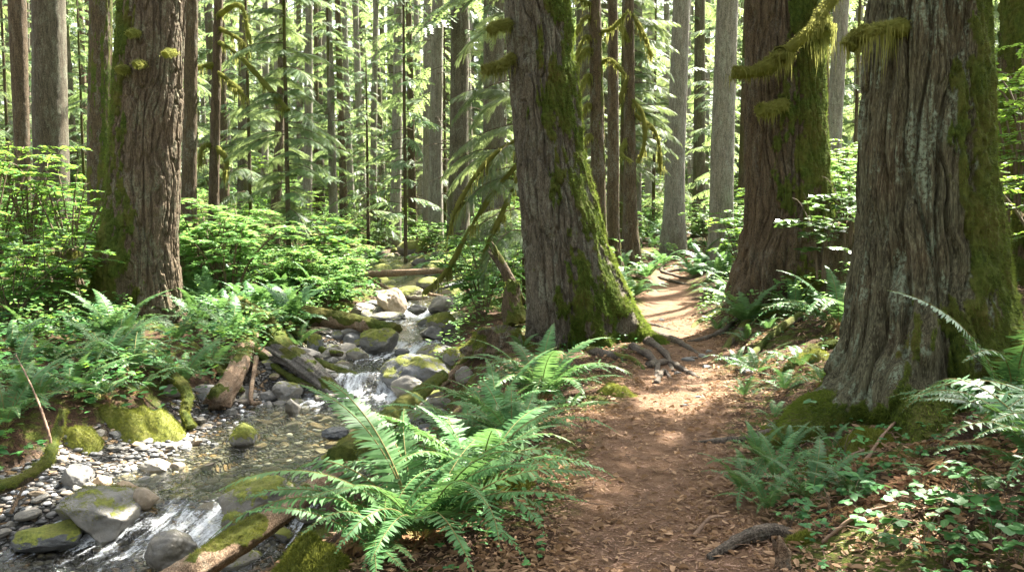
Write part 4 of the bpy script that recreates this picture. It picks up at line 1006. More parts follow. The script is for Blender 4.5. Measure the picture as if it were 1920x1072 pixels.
sh('vine', 395, 470, 1.15, 'sunlit yellow green maple shrub just past the furrowed fir', Y=15.8); sh('vine', 430, 480, 1.1, 'bright maple shrub with wide leaf layers above the sunlit ferns', Y=15.2)
sh('vine', 455, 470, .9, 'sunlit maple shrub under the pale hemlock boughs', Y=17.5)
sh('vine', 350, 480, .8, 'sunlit maple shrub half behind the furrowed fir', Y=16.5)
sh('low', 575, 540, 1.0, 'bright low bush on the bank above the upper stream'); sh('low', 640, 550, .9, 'bright low bush with broad leaves hanging over the stream stones')
sh('low', 525, 545, 1.0, 'bright low bush beside the sunlit ferns'); sh('low', 660, 525, .9, 'pale low bush at the end of the thin log over the stream'); sh('low', 610, 575, .7, 'little bright bush over the mossy log by the upper stream')
sh('mid', 905, 590, 1.05, 'green leafy bush on the bank beside the broken snag'); sh('mid', 955, 560, .9, 'green bush close beside the leaning fir trunk'); sh('mid', 880, 550, .8, 'green bush at the stream edge below the hemlock boughs')
sh('vine', 1598, 420, 1.25, 'pale sunlit shrub in the gap between the two cedars', Y=15.5); sh('vine', 1570, 400, 1.2, 'sunlit shrub farther back in the gap between the two cedars', Y=18.5)
sh('huckle', 1905, 420, 1.05, 'tall airy shrub behind the broad cedar at the frame edge', Y=10.5); sh('huckle', 1960, 420, .9, 'sunlit shrub behind the big dark fern at the frame edge', Y=8.5)
sh('salal', 1540, 500, 1.0, 'salal with glossy leaves hanging before the dark stump between the cedars', Y=10.4, dz=.45); sh('salal', 1590, 480, .9, 'salal sprays with glossy leaves on top of the dark stump', Y=11.2, dz=.75)
sh('low', 1330, 455, 1.3, 'bright bush at the foot of the straight pale grey trunk'); sh('mid', 1395, 470, 1.0, 'bright bush tucked beside the foot of the reddish mossy cedar', Y=15.5); sh('vine', 1365, 440, .9, 'sunlit bush behind the straight pale grey trunk', Y=22)
def far_shrubs():
    n = 0; tries = 0; pts = []
    while n < 230 and tries < 8000:
        tries += 1
        y = 17 + 42 * R.random() ** 1.15; x = y * math.tan(R.uniform(-.6, .6))
        if abs(x - p_x(y)) < 1.2 and y < 30: continue
        if abs(x - s_x(y)) < 1.4 and y < 27: continue
        if any((x - a) ** 2 + (y - b) ** 2 < .8 for a, b in pts): continue
        pts.append((x, y)); n += 1; k = ('vine', 'low', 'mid', 'low', 'mid', 'huckle')[int(R.integers(6))]
        side = x > p_x(y); z = 0 if side else (1 if x > s_x(y) - 3.5 else 2)
        shrub(k, x, y, R.uniform(.6, 1.15), ('bush in the bright undergrowth past the end of the path', 'bush in the bright undergrowth beyond the thin log over the stream', 'bush in the dim undergrowth behind the furrowed fir')[z], ('bushes past the path', 'bushes beyond the stream', 'bushes behind the fir')[z])
far_shrubs()

# ------------------------------------------------------------------ ground cover (nobody could count it)
def cover():
    def sample(n, ymin, ymax, pw, amax=.62):
        y = ymin + (ymax - ymin) * R.random(n) ** pw; x = (y + .6) * np.tan(R.uniform(-amax, amax, n))
        path, grav = masks(x, y); clear = (np.abs(x / y * FPX + 960 - 292) < 55) & (y > 10.9) & (y < 13.3)
        ok = ~clear & (path < .12) & (grav < np.where(x < s_x(y), .6, .25))
        return x[ok], y[ok]
    def leaves(name, x, y, mat, tmpl, k, size, h, label, clump=None):
        if clump:
            m = fbm(x * clump[0], y * clump[0], 0, clump[1], 3) > clump[2]; x, y = x[m], y[m]
        z = height(x, y); b = Buf(); n = len(x); hh = R.uniform(h[0], h[1], n); sz = R.uniform(size[0], size[1], n) * (1 + np.maximum(0, y - 14) * .03)
        rr = R.random(n)
        for i in range(k):
            a = R.uniform(0, 2 * PI, n) if k > 3 else (2 * PI * i / k + rr * 6 + R.normal(0, .2, n))
            d = np.stack([np.cos(a), np.sin(a), R.normal(-.1, .25, n)], -1)
            P = np.stack([x, y, z + hh], -1) + (R.normal(0, .035, (n, 3)) * [1, 1, .6] if k > 3 else 0)
            scat(b, tmpl, P, basis(d, upish(n, .22)), sz * R.uniform(.8, 1.15, n), np.clip(rr + R.normal(0, .15, n), 0, 1))
        if n: tag(b.build(name, M[mat]), label, kind='stuff')
    x, y = sample(8000, 5.5, 22, 1.3); m = x < s_x(y); x, y = x[m], y[m]; q = R.random(len(x)); m = q < .55; leaves('leaf_ground_cover', x[m], y[m], 'cover', LEAF, 4, (.07, .125), (.06, .28), 'broad green leaves covering the near stream bank'); m = (q > .55) & (q < .8); leaves('lobed_ground_cover', x[m], y[m], 'shrub', MAPLE, 5, (.05, .11), (.08, .34), 'lobed green leaves among the broad ones on the stream bank'); m = q > .8; leaves('small_ground_cover', np.repeat(x[m], 3) + R.normal(0, .1, 3 * m.sum()), np.repeat(y[m], 3) + R.normal(0, .1, 3 * m.sum()), 'cover', ROUND, 3, (.025, .05), (.05, .3), 'small round leaves low on the stream bank')
    x, y = sample(16000, 3, 22, 1.2); m = x > s_x(y); leaves('oxalis_ground_cover', x[m], y[m], 'cover', ROUND, 3, (.02, .036), (.02, .10), 'small three part leaves over the mossy ground', (1.3, 91, .03))
    x, y = sample(30000, 11, 46, 1.15); leaves('undergrowth', x, y, 'maple', LEAF, 4, (.05, .085), (.05, .45), 'mixed low green leaves under the trees', (.4, 93, -.2))
    x, y = sample(22000, 3, 16, 1.3); leaves('moss_carpet', x, y, 'moss', BLADE, 5, (.02, .04), (0, .012), 'short moss tufts on the ground', (.9, 97, .12))
    # fallen leaves, needles and twigs
    def flat(name, n, ymin, ymax, pred, tmpl, size, mat, label, tilt=.35, lift=.012, pw=1.5):
        y = ymin + (ymax - ymin) * R.random(n) ** pw; x = (y + .4) * np.tan(R.uniform(-.62, .62, n)); k = pred(x, y); x, y = x[k], y[k]; n = len(x)
        P = np.stack([x, y, height(x, y) + R.uniform(.0, lift, n)], -1); b = Buf(); a = R.uniform(0, 2 * PI, n)
        d = np.stack([np.cos(a), np.sin(a), R.normal(0, tilt * .5, n)], -1)
        S = size[0] + (size[1] - size[0]) * R.random(n) ** 2.2; S = np.stack([S, S * R.uniform(.6, 1.3, n), S * R.uniform(-1, 2.2, n)], -1) if tmpl is not BLADE and tmpl is not STICK else np.stack([S, np.full(n, 1.0 if tmpl is STICK else .05), np.full(n, 1.0)], -1)
        scat(b, tmpl, P, basis(d, upish(n, tilt)), S); tag(b.build(name, M[mat]), label, kind='stuff')
    V, Q, T, _, _, _ = tube(np.array([(0, 0, 0), (.35, .03, .01), (.7, -.01, .015), (1, .04, 0)]), [.0028, .0025, .002, .001], 4); V[:, 1:] *= 1
    STICK = (V, T, Q)
    def edge(x, y):
        r = np.abs(x - p_x(y)) / p_w(y); pr = np.exp(-((r - 1.15) / .36) ** 2) + .24 + .25 * (x > p_x(y)) * (r > 1) ; pr = np.where((x < p_x(y) - 1.6), .06, pr)
        _, gr = masks(x, y); return (R.random(len(x)) < pr * (.5 + 3.2 * np.maximum(0, fbm(x * 1.6, y * 1.6, 0, 99, 3) + .15))) & (gr < .3)
    flat('fallen_leaf_litter', 120000, 2.7, 13, edge, LITTERL, (.014, .07), 'litter', 'curled tan leaves lying along the path edges', .4, .02)
    flat('needle_litter', 130000, 2.6, 11, lambda x, y: (R.random(len(x)) < np.where(np.abs(x - p_x(y)) < p_w(y) * 1.2, .5, .22)) & (masks(x, y)[1] < .3), BLADE, (.015, .06), 'needlelit', 'tiny dry needles and crumbs on the dirt path', .1, .006)
    flat('fallen_twigs', 5000, 2.8, 14, lambda x, y: (masks(x, y)[1] < .3) & (R.random(len(x)) < .5), STICK, (.06, .28), 'twig', 'thin dry twigs on the ground', .2, .012)
M['needlelit'] = leafmat('dry_needles', (.14, .08, .05), (.40, .27, .18), .1, (.4, .25, .15), .1, .8)
cover()

# low three leaved plants, individually
def low_plants():
    protos = []
    for k in range(4):
        t = thing('three_leaved_plant', 'x', 'plant', (0, 0, -40)); st, lf = Buf(), Buf(); rg = np.random.default_rng(300 + k)
        for i in range((5, 7, 4, 6)[k]):
            a = rg.uniform(0, 6.28); h = rg.uniform(.07, .17); q = np.array([math.cos(a) * h * .5, math.sin(a) * h * .5, h])
            V, Q, T, _, _, _ = tube(smooth_line([(0, 0, 0), q * [.3, .3, .7], q], 6), .0016, 4); st.add(V, T, Q)
            for j in range(3):
                b = a + (-1.5, 0, 1.5)[j]; d = np.array([[math.cos(b), math.sin(b), rg.normal(-.12, .1)]])
                scat(lf, ROUND if k % 2 else LEAF, q[None], basis(d, upish(1, .2)), np.array([rg.uniform(.032, .058)]))
        lf.build('foliage', M['cover'], t); st.build('stem', M['stem'], t); protos.append(t)
    used = set()
    spots = [(1655, 950), (1690, 975), (1730, 930), (1760, 990), (1600, 950), (1620, 1000), (1560, 990), (1700, 905), (1780, 955), (1830, 985), (1860, 1020), (1890, 960), (1905, 1010), (1800, 1040), (1730, 1040), (1650, 1035), (1840, 940), (1500, 930), (1530, 905), (1580, 925), (1480, 1000), (1540, 800), (1580, 870), (1640, 905), (1690, 1055), (1870, 1060), (1905, 1060), (1770, 1060), (1510, 880), (1745, 960)]
    near = [('pale sunlit', 1850), ('', 0)]
    for i, (u, v) in enumerate(spots):
        p = g(u, v); k = i % 4; o = protos[k]
        lab, grp = ('pale leaved low plant in the sun spot at the lower corner', 'sunlit low plants') if u > 1815 else ('low green three leaved plant among dead leaves below the broad cedar', 'low plants below the cedar')
        if k in used: o = dup(o, p, R.uniform(0, 6.28), R.uniform(.8, 1.35))
        else: used.add(k); o.location = p
        o['label'] = lab; o['group'] = grp
low_plants()
# ------------------------------------------------------------------ rocks
import bmesh
def ico(sub):
    bm = bmesh.new(); bmesh.ops.create_icosphere(bm, subdivisions=sub, radius=1.0)
    V = np.array([v.co[:] for v in bm.verts]); T = np.array([[v.index for v in f.verts] for f in bm.faces]); bm.free(); return V, T
ICO4, ICO5 = ico(4), ico(5)
def rock_geo(seed, cuts=9, round_=.5, src=None, rough=.05):
    rg = np.random.default_rng(seed); V, T = src or ICO4; V = V.copy()
    for i in range(cuts):
        nvec = nrm(rg.normal(0, 1, 3)); d = rg.uniform(.5, .85); e = V @ nvec - d
        V = V - np.outer(np.maximum(e, 0) * (1 - round_ * .35), nvec)
    o = rg.uniform(0, 50)
    nn = nrm(V)
    V = V + nn * (.14 * fbm(V[:, 0] * 1.3 + o, V[:, 1] * 1.3, V[:, 2] * 1.3, seed, 2) + rough * fbm(V[:, 0] * 4 + o, V[:, 1] * 4, V[:, 2] * 4, seed + 1, 4))[:, None]
    V = V - (V.max(0) + V.min(0)) / 2; V = V / (V.max(0) - V.min(0)) * 2
    return V, T
ROCKS = []
for k in range(9):
    V, T = rock_geo(400 + k, (10, 6, 12, 5, 8, 14, 4, 9, 7)[k], (.3, .8, .2, .9, .5, .1, 1.0, .4, .7)[k])
    o = mk('river_stone', V, [T], M['rock']); o.location = (0, 0, -30); ROCKS.append(o.data); bpy.data.objects.remove(o)
def rock(loc, size, label, rz=0.0, mossy=0.0, wet=0.0, tan=0.0, k=None, group=None, name='river_rock', tilt=(0, 0), tuft=0, seed=0, cat='rock', tl=.02, mosslabel=None):
    k = int(R.integers(9)) if k is None else k
    o = bpy.data.objects.new(name, ROCKS[k]); C.objects.link(o)
    o.location = [float(q) for q in loc]; o.scale = [float(q) for q in size]; o.rotation_euler = (tilt[0], tilt[1], rz)
    o['mossy'] = float(mossy); o['wet'] = float(wet); o['tan'] = float(tan)
    tag(o, label, cat, group)
    return o
def big_rock(u0, u1, v0, v1, label, mossy=0.0, wet=0.0, tan=0.0, seed=0, cuts=9, rnd=.5, rz=0.0, depth=.8, zb=None, tuft=0, tilt=(0, 0), name='boulder', flat=1.0, tl=.02):
    """a rock of its own with its outline's place and size in the photo"""
    u = (u0 + u1) / 2
    if zb is None:
        p = g(u, v1 - 4); zw = s_z(p[1]); p = at_z(u, v1 - 4, max(p[2], zw - .02)) if abs(p[0] - s_x(p[1])) < s_w(p[1]) + .2 else p
    else: p = at_z(u, v1, zb)
    d = p[1]; w = (u1 - u0) / FPX * d / 2; h = (v1 - v0) / FPX * d * .62 * flat; dep = w * depth
    V, T = rock_geo(seed, cuts, rnd, ICO5 if w > .12 else ICO4, .09)
    c, s = math.cos(rz), math.sin(rz)
    V = V * [w, dep, h]; V = V @ np.array([[1, 0, -tilt[1]], [0, 1, 0], [tilt[1], 0, 1]])
    loc = np.array([p[0], p[1] + dep * .75, p[2] + h * .55])
    o = mk(name, V, [T], M['rock'], None, None, True, loc)
    o['mossy'] = float(mossy); o['wet'] = float(wet); o['tan'] = float(tan); tag(o, label, 'rock')
    if tuft:
        nv = nrm(V / np.array([w, dep, h]) ** 1.2); up = nv[:, 2]
        q = V + loc
        ok = np.nonzero(up + .7 * fbm(V[:, 0] * 7, V[:, 1] * 7, V[:, 2] * 7, seed, 3) > .55 - .6 * mossy)[0]
        if len(ok):
            i = R.choice(ok, tuft); b = Buf(); dd = nv[i] + R.normal(0, .5, (tuft, 3)) + [0, 0, .1]
            scat(b, BLADE, V[i] + R.normal(0, .012, (tuft, 3)) - nv[i] * .012, basis(dd, np.roll(nv[i], 1, 1) + .01), R.uniform(.5, 1.5, tuft) * tl)
            b.build('moss', M['mossbright'], o)
    return o
big_rock(70, 240, 918, 1014, 'large grey boulder with a yellow moss patch beside the lowest cascade', .1, .35, 0, 62, 15, .05, depth=.9, flat=.85, tuft=3500)
big_rock(8, 142, 992, 1042, 'dark wet boulder with moss cap in the lower corner by the cascade', .3, .8, 0, 2, 7, .6)
big_rock(258, 362, 1000, 1066, 'round dark wet rock in the white water of the lowest cascade', -.3, .9, 0, 3, 4, .9, zb=-.87)
big_rock(395, 552, 906, 978, 'mossy boulder at the water edge behind the fallen log', .38, .5, 0, 4, 7, .7, tuft=2500)
big_rock(412, 458, 958, 1012, 'small mossy knob of rock between the fallen log and the cascade', .55, .2, 0, 5, 6, .7, zb=-.72, tuft=800)
big_rock(424, 478, 798, 842, 'rounded yellow mossy stone at the edge of the clear pool', .62, .1, 0, 6, 4, .9, tuft=1500, depth=.9)
big_rock(704, 850, 670, 742, 'long boulder half covered in moss beside the little waterfall', .22, .35, 0, 7, 8, .5, tuft=1500)
big_rock(728, 802, 710, 754, 'smooth grey stone below the long mossy boulder', -.5, .1, 0, 8, 5, .8)
big_rock(702, 762, 543, 592, 'pale tan angular boulder in the sunny upper stream', .05, 0, .7, 9, 9, .2)
big_rock(796, 858, 588, 634, 'bright green mossy boulder beside the upper stream', .65, .2, 0, 10, 5, .8, tuft=1200)
big_rock(671, 745, 618, 664, 'dark mossy boulder in the middle of the upper stream', .4, .6, 0, 11, 6, .6, tuft=800)
big_rock(506, 564, 718, 760, 'grey green angular stone on the far bank of the pool', .12, .1, 0, 12, 11, .1)
big_rock(532, 562, 750, 780, 'blue grey wet stone standing in the edge of the pool', -.5, .7, 0, 13, 9, .3)
big_rock(108, 166, 876, 920, 'pale grey angular slab on the gravel bar', -.5, 0, 0, 14, 12, .1)
big_rock(234, 292, 918, 956, 'rounded brown stone with green film at the head of the cascade', .1, .2, .6, 15, 4, .9)
big_rock(214, 256, 905, 932, 'pale cream brick shaped stone on the gravel bar', -.5, 0, 1, 16, 10, .2)
big_rock(254, 312, 866, 890, 'long flat grey stone at the waterline of the gravel bar', -.5, .2, 0, 17, 6, .7)
big_rock(168, 206, 898, 920, 'rusty tan stone beside the pale angular slab', -.5, 0, .9, 18, 6, .6)
big_rock(598, 652, 803, 824, 'dark wet stone breaking the surface of the pool', -.2, .9, 0, 19, 6, .5, zb=-.64)
big_rock(738, 768, 652, 670, 'small black wet stone in the foam above the waterfall', -.5, 1, 0, 20, 6, .5, zb=-.45)
big_rock(800, 850, 558, 588, 'grey stone with dark side by the top of the upper stream', -.1, .3, 0, 21, 8, .4)
big_rock(735, 800, 540, 566, 'mossy flat boulder under the sticks at the stream head', .4, 0, .3, 22, 5, .7)
big_rock(785, 830, 615, 640, 'dark stone tucked against the bright mossy boulder', 0, .5, 0, 23, 9, .3)
big_rock(800, 838, 650, 682, 'grey mossy stone between the waterfall boulders and the rotten stump', .3, .1, 0, 24, 8, .4)
big_rock(828, 866, 655, 690, 'rounded mossy stone right beside the rotten stump', .55, 0, 0, 25, 5, .8, tuft=500)
big_rock(852, 890, 690, 722, 'pale grey stone at the foot of the rotten stump', -.2, 0, .2, 26, 9, .3)
big_rock(590, 645, 850, 898, 'dark mossy rock under the log and the largest fern', .3, .5, 0, 27, 8, .5)
big_rock(485, 520, 738, 758, 'flat slate coloured stone on the far bank of the pool', -.4, .1, 0, 28, 6, .5)
big_rock(540, 600, 655, 690, 'pale grey stone heaped under the mossy log', -.3, 0, 0, 29, 7, .5)
big_rock(640, 685, 628, 652, 'light grey stone beside the dark mossy boulder of the upper stream', -.4, 0, 0, 30, 6, .6)
big_rock(645, 690, 655, 680, 'low mossy stone before the dark mossy boulder of the upper stream', .35, .1, 0, 31, 5, .7)
big_rock(572, 606, 628, 668, 'rounded mossy rock beneath the drooping fern', .6, 0, 0, 32, 4, .9, tuft=500)
big_rock(655, 700, 572, 592, 'flat sunlit stone at the far side of the upper stream', -.4, 0, .3, 33, 6, .6)
big_rock(690, 760, 590, 606, 'low wet slab between the upper rapids', .1, .7, 0, 34, 5, .6)
big_rock(760, 800, 575, 592, 'black wet stone between the upper rapids', -.4, .9, 0, 35, 6, .5)

def stones():
    lab = {'bar': ('grey stone among many on the gravel bar by the clear pool', 'stones on the gravel bar'), 'far': ('grey stone on the heap between the pool and the mossy log', 'stones on the far bank of the pool'),
           'up': ('stone along the edge of the upper stream', 'stones by the upper stream'), 'near': ('mossy stone along the near bank below the ferns', 'stones on the near bank'), 'bed': ('stone under the clear water of the pool', 'stones on the pool bed'),
           'head': ('mossy stone in the shady creek bed near the thin log', 'stones in the creek bed')}
    n = 0
    def put(zone, x, y, s, mossy, wet, tan, name='river_stone'):
        nonlocal n
        s2 = s * np.array([R.uniform(.8, 1.5), R.uniform(.7, 1.1), R.uniform(.35, .7)])
        rock((x, y, hz(x, y) + s2[2] * .35), s2, lab[zone][0], R.uniform(0, 6.28), mossy, wet, tan, None, lab[zone][1], name, (R.normal(0, .15), R.normal(0, .15))); n += 1
    def tanq(): return float(R.random() < .2) * R.uniform(.4, 1)
    for i in range(95):
        y = R.uniform(5.9, 9.2); e = R.uniform(-.1, np.interp(y, [6, 7.5, 9], [1.5, 1.05, .7])); put('bar', s_x(y) - s_w(y) - e, y, R.uniform(.022, .075) * (1.3 if R.random() < .15 else 1), R.uniform(-.6, -.1), .5 * (e < .12), tanq())
    for i in range(70):
        y = R.uniform(9.4, 13.2); e = R.uniform(-.1, .95); put('far', s_x(y) - s_w(y) - e, y, R.uniform(.04, .15), R.uniform(-.5, .3), .4 * (e < .1), tanq() * .6)
    for i in range(80):
        y = R.uniform(11, 19); sd = R.choice([-1, 1]); e = R.uniform(-.22, .5); put('up', s_x(y) + sd * (s_w(y) + e), y, R.uniform(.05, .2), R.uniform(-.4, .55), .7 * (e < .05), tanq() * .6)
    for i in range(34):
        y = R.uniform(5.6, 10.6); e = R.uniform(-.05, .45); put('near', s_x(y) + s_w(y) + e, y, R.uniform(.05, .16), R.uniform(-.1, .6), .3, 0)
    for i in range(70):
        y = R.uniform(6.8, 10.4); f = R.uniform(-.9, .8); put('bed', s_x(y) + f * s_w(y), y, R.uniform(.03, .085), -.6, .25, R.uniform(.1, .9))
    for i in range(45):
        y = R.uniform(19, 29); e = R.normal(0, 1.0); put('head', s_x(y) + e, y, R.uniform(.12, .38), R.uniform(.2, .7), .2, 0)
    # pebbles: nobody could count them
    b = Buf(); V, T = ico(2); tm = (V, T, None); m = 5200
    y = 5.5 + 9 * R.random(m) ** 1.2; e = R.uniform(-.9, 1.7, m); x = s_x(y) - s_w(y) - e
    ok = e < np.interp(y, [5.5, 7.5, 9, 12, 15], [1.8, 1.15, .8, .9, .5]); x, y = x[ok], y[ok]; k = len(x)
    S = R.uniform(.010, .034, k)[:, None] * np.stack([R.uniform(.8, 1.5, k), R.uniform(.7, 1.1, k), R.uniform(.3, .7, k)], -1)
    scat(b, tm, np.stack([x, y, height(x, y) + S[:, 2] * .4], -1), basis(rdir(k, (-.15, .15)), upish(k, .15)), S)
    tag(b.build('river_pebbles', M['pebble'], smooth=True), 'small grey and tan pebbles of the gravel bar and stream bed', kind='stuff')
def pebble_mat():
    m, N, fin = nodes('pebble'); at = N('Attribute', attribute_name='rnd').outputs['Fac']; tc = N('TexCoord').outputs['Object']
    r = N('ValToRGB', {'Fac': at}); e = r.color_ramp.elements
    for p, c in ((.0, (.05, .053, .055)), (.3, (.075, .078, .076)), (.55, (.12, .113, .1)), (.75, (.12, .12, .125)), (.9, (.13, .09, .055))):
        q = e.new(p); q.color = c + (1,)
    e.remove(e[0])
    n = noise(N, tc, 70, 4); fin(N('BsdfPrincipled', {'Base Color': mixc(N, mrange(N, n.outputs[0], .3, .7, 0, .5), r, (.05, .05, .045)), 'Roughness': .6}))
    return m
M['pebble'] = pebble_mat()
stones()

# ------------------------------------------------------------------ fallen logs, snags, stumps
def log(name, label, pts, r0, r1, mat='deadwood', moss=0.0, seed=0, n=90, nth=40, grain=.05, flat=1.0, jag=.0, tuft=0, cat='log', bend=0, tl=.02, parent=None):
    P = smooth_line(pts, n); V, Q, T, th, s, d = tube(P, np.linspace(r0, r1, n), nth)
    rr = np.interp(s, [0, s.max()], [r0, r1]); L = s.max()
    ring = fbm(np.cos(th) * 7, np.sin(th) * 7, s * 1.1, seed, 3); big = fbm(np.cos(th) * 1.5, np.sin(th) * 1.5, s * 2.2, seed + 3, 3); fine = fbm(V[:, 0] * 40, V[:, 1] * 40, V[:, 2] * 40, seed + 5, 3)
    up = d[:, 2]
    m = sst(.42, .6, .5 + .5 * fbm(V[:, 0] * 4, V[:, 1] * 4, V[:, 2] * 4, seed + 7, 4) + moss - .5 + .3 * up)
    V = V + d * (rr * (grain * 2 * ring + .16 * big) + .006 * fine + m * .018 * (.5 + fbm(V[:, 0] * 22, V[:, 1] * 22, V[:, 2] * 22, seed + 9, 2)))[:, None]
    ax = nrm(P[-1] - P[0])
    if jag:
        for end, sg in ((0, -1), (L, 1)):
            k = np.exp(-((s - end) / (2.2 * r0)) ** 2); V = V + ax * (sg * jag * k * (fbm(np.cos(th) * 3, np.sin(th) * 3, end, seed + 11, 3)))[:, None]
    if flat != 1: c = P.mean(0); V[:, 2] = V[:, 2] * 1.0 + (np.interp(s, np.linspace(0, L, n), P[:, 2]) - V[:, 2]) * (1 - flat)
    t = thing(name, label, cat, P[0])
    mk('wood', V - P[0], [Q, T], M[mat], t, {'moss': m})
    if tuft:
        ok = np.nonzero(m > .6)[0]
        if len(ok):
            i = R.choice(ok, tuft); b = Buf(); scat(b, BLADE, V[i] - P[0] - d[i] * .004 + R.normal(0, .004, (tuft, 3)), basis(d[i] + R.normal(0, .5, (tuft, 3)), np.roll(d[i], 1, 1) + .01), R.uniform(.5, 1.5, tuft) * tl); b.build('moss', M['mossbright'], t)
    return t
log('fallen_log', 'pale weathered log with green moss slanting into the cascade, nearest of the logs', [at_z(310, 1100, -.52), at_z(470, 1000, -.42), at_z(640, 878, -.28)], .088, .07, moss=.27, seed=1, jag=.06, tuft=3500, grain=.06)
log('fallen_log', 'thick mossy log along the near bank behind the largest fern', [at_z(640, 868, -.32), at_z(728, 786, -.28), at_z(832, 704, -.26)], .125, .05, moss=.62, seed=2, tuft=5000, mat='deadwood')
log('broken_log', 'short pale splintered log with bare orange wood, propped on the far bank stones', [at_z(408, 752, -.48), at_z(440, 700, -.33), at_z(468, 628, -.12)], .13, .11, moss=.27, seed=3, jag=.2, flat=.85, grain=.2, tuft=1800)
log('fallen_log', 'long knobbly moss covered log angling down to the little waterfall', [at_y(440, 575, 13.2), at_y(500, 610, 12.6), at_y(540, 660, 12.0), at_y(600, 688, 11.5), at_y(672, 712, 11.1)], .17, .06, moss=.66, seed=4, tuft=6000, grain=.08)
log('broken_log', 'grey split slab of wood lying on dark stones by the waterfall', [at_y(530, 662, 11.4), at_y(575, 690, 10.9), at_y(636, 742, 10.5)], .20, .09, mat='greywood', moss=.2, seed=5, jag=.2, flat=.8, grain=.22)
log('fallen_log', 'stout mossy log jutting over the upper stream', [at_z(560, 590, -.02), at_z(650, 603, -.08), at_z(744, 620, -.16)], .155, .09, moss=.55, seed=6, tuft=2500, jag=.05)
log('fallen_log', 'thin bare tan log lying straight across the creek', [at_y(668, 517, 20.5), at_y(740, 512, 20.3), at_y(850, 506, 20)], .085, .06, moss=.05, seed=7)
log('driftwood_stick', 'bent stick lying on stones at the head of the stream', [at_y(690, 522, 19), at_y(740, 545, 18.4), at_y(790, 553, 18)], .035, .02, moss=.2, seed=8, cat='stick')
log('driftwood_stick', 'two metre grey stick over the mossy flat boulder', [at_y(775, 548, 18.2), at_y(830, 556, 17.8), at_y(860, 566, 17.5)], .035, .02, moss=.1, seed=9, cat='stick')
log('driftwood_stick', 'pale peeled stick resting on the smooth grey stone by the near bank', [at_z(770, 752, -.42), at_z(800, 728, -.36), at_z(830, 708, -.3)], .04, .03, moss=.0, seed=10, cat='stick')
log('broken_snag', 'broken brown snag leaning beside the leaning fir', [at_y(972, 560, 12.6), at_y(948, 510, 12.6), at_y(922, 468, 12.7)], .085, .06, mat='redbark', moss=.3, seed=11, jag=.2, cat='snag', grain=.12)
log('rotten_stub', 'crooked mossy stub under the broken snag', [at_y(968, 605, 12.3), at_y(958, 570, 12.35), at_y(962, 530, 12.4)], .17, .09, mat='hemlock', moss=.5, seed=12, jag=.1, cat='stump', tuft=1200)
log('mossy_branch', 'thick sagging mossy branch over the gravel bar at the frame edge', [at_z(-40, 925, -.42), at_z(30, 905, -.42), at_z(85, 868, -.36), at_z(105, 820, -.25), at_z(120, 770, -.1)], .045, .02, mat='hemlock', moss=.7, seed=13, tuft=3000, cat='branch')
log('mossy_branch', 'mossy root hanging over the bank beside the bright moss hummock', [at_y(300, 700, 9.6), at_y(335, 715, 9.3), at_y(352, 745, 9.0), at_y(346, 775, 8.85), at_y(358, 802, 8.75)], .055, .03, mat='hemlock', moss=.62, seed=14, tuft=2500, cat='root')
log('forked_branch', 'thin forked branch rising from the sagging mossy one', [at_z(100, 850, -.34), at_z(85, 790, -.1), at_z(62, 730, .1), at_z(30, 665, .3)], .012, .004, mat='twig', seed=15, cat='branch', nth=10)
log('forked_branch', 'broken mossy twig crooked up beside the bright moss hummock', [at_z(100, 825, -.3), at_z(115, 790, -.15), at_z(112, 765, -.05)], .028, .01, mat='hemlock', moss=.4, seed=16, cat='branch', nth=10)
log('driftwood_stick', 'pale bare stick poking from the gravel under the sagging branch', [at_z(20, 962, -.62), at_z(40, 920, -.5), at_z(58, 880, -.38)], .013, .007, seed=17, cat='stick', nth=8)
log('weathered_root', 'smooth grey weathered root end lying at the near path edge', [g(1330, 1050) + [0, 0, .01], g(1385, 1030) + [0, 0, .045], g(1440, 1016) + [0, 0, .05], g(1480, 1010) + [0, 0, .0]], .018, .05, mat='root', moss=.0, seed=18, cat='root', grain=.1)
log('wood_stub', 'splintered wood stub standing among leaves beside the weathered root end', [g(1470, 1066), g(1468, 1066) + [0, 0, .07], g(1462, 1066) + [-.01, 0, .12]], .035, .025, mat='deadwood', seed=19, jag=.06, cat='stub', nth=16)
log('fallen_branch', 'mossy fallen branch on the slope below the pale arching fern', [g(1480, 700), g(1520, 670) + [0, 0, .06], g(1570, 650) + [0, 0, .03]], .05, .035, mat='hemlock', moss=.6, seed=20, tuft=1200, cat='branch')
for i, (a, b, c_, lab) in enumerate([((1300, 1010), (1360, 985), .012, 'thin dry stick among the leaves at the near path edge'), ((1540, 1020), (1680, 965), .009, 'long thin stick under the low leaves below the broad cedar'), ((1620, 870), (1700, 790), .010, 'pale stick leaning by the root foot of the broad cedar'), ((1560, 900), (1620, 860), .012, 'dark stick propped on moss below the broad cedar')]):
    log('fallen_stick', lab, [g(*a) + [0, 0, .01], (g(*a) + g(*b)) / 2 + [0, 0, .07], g(*b) + [0, 0, .05]], c_, c_ * .5, mat='twig', seed=30 + i, cat='stick', nth=8, n=24)

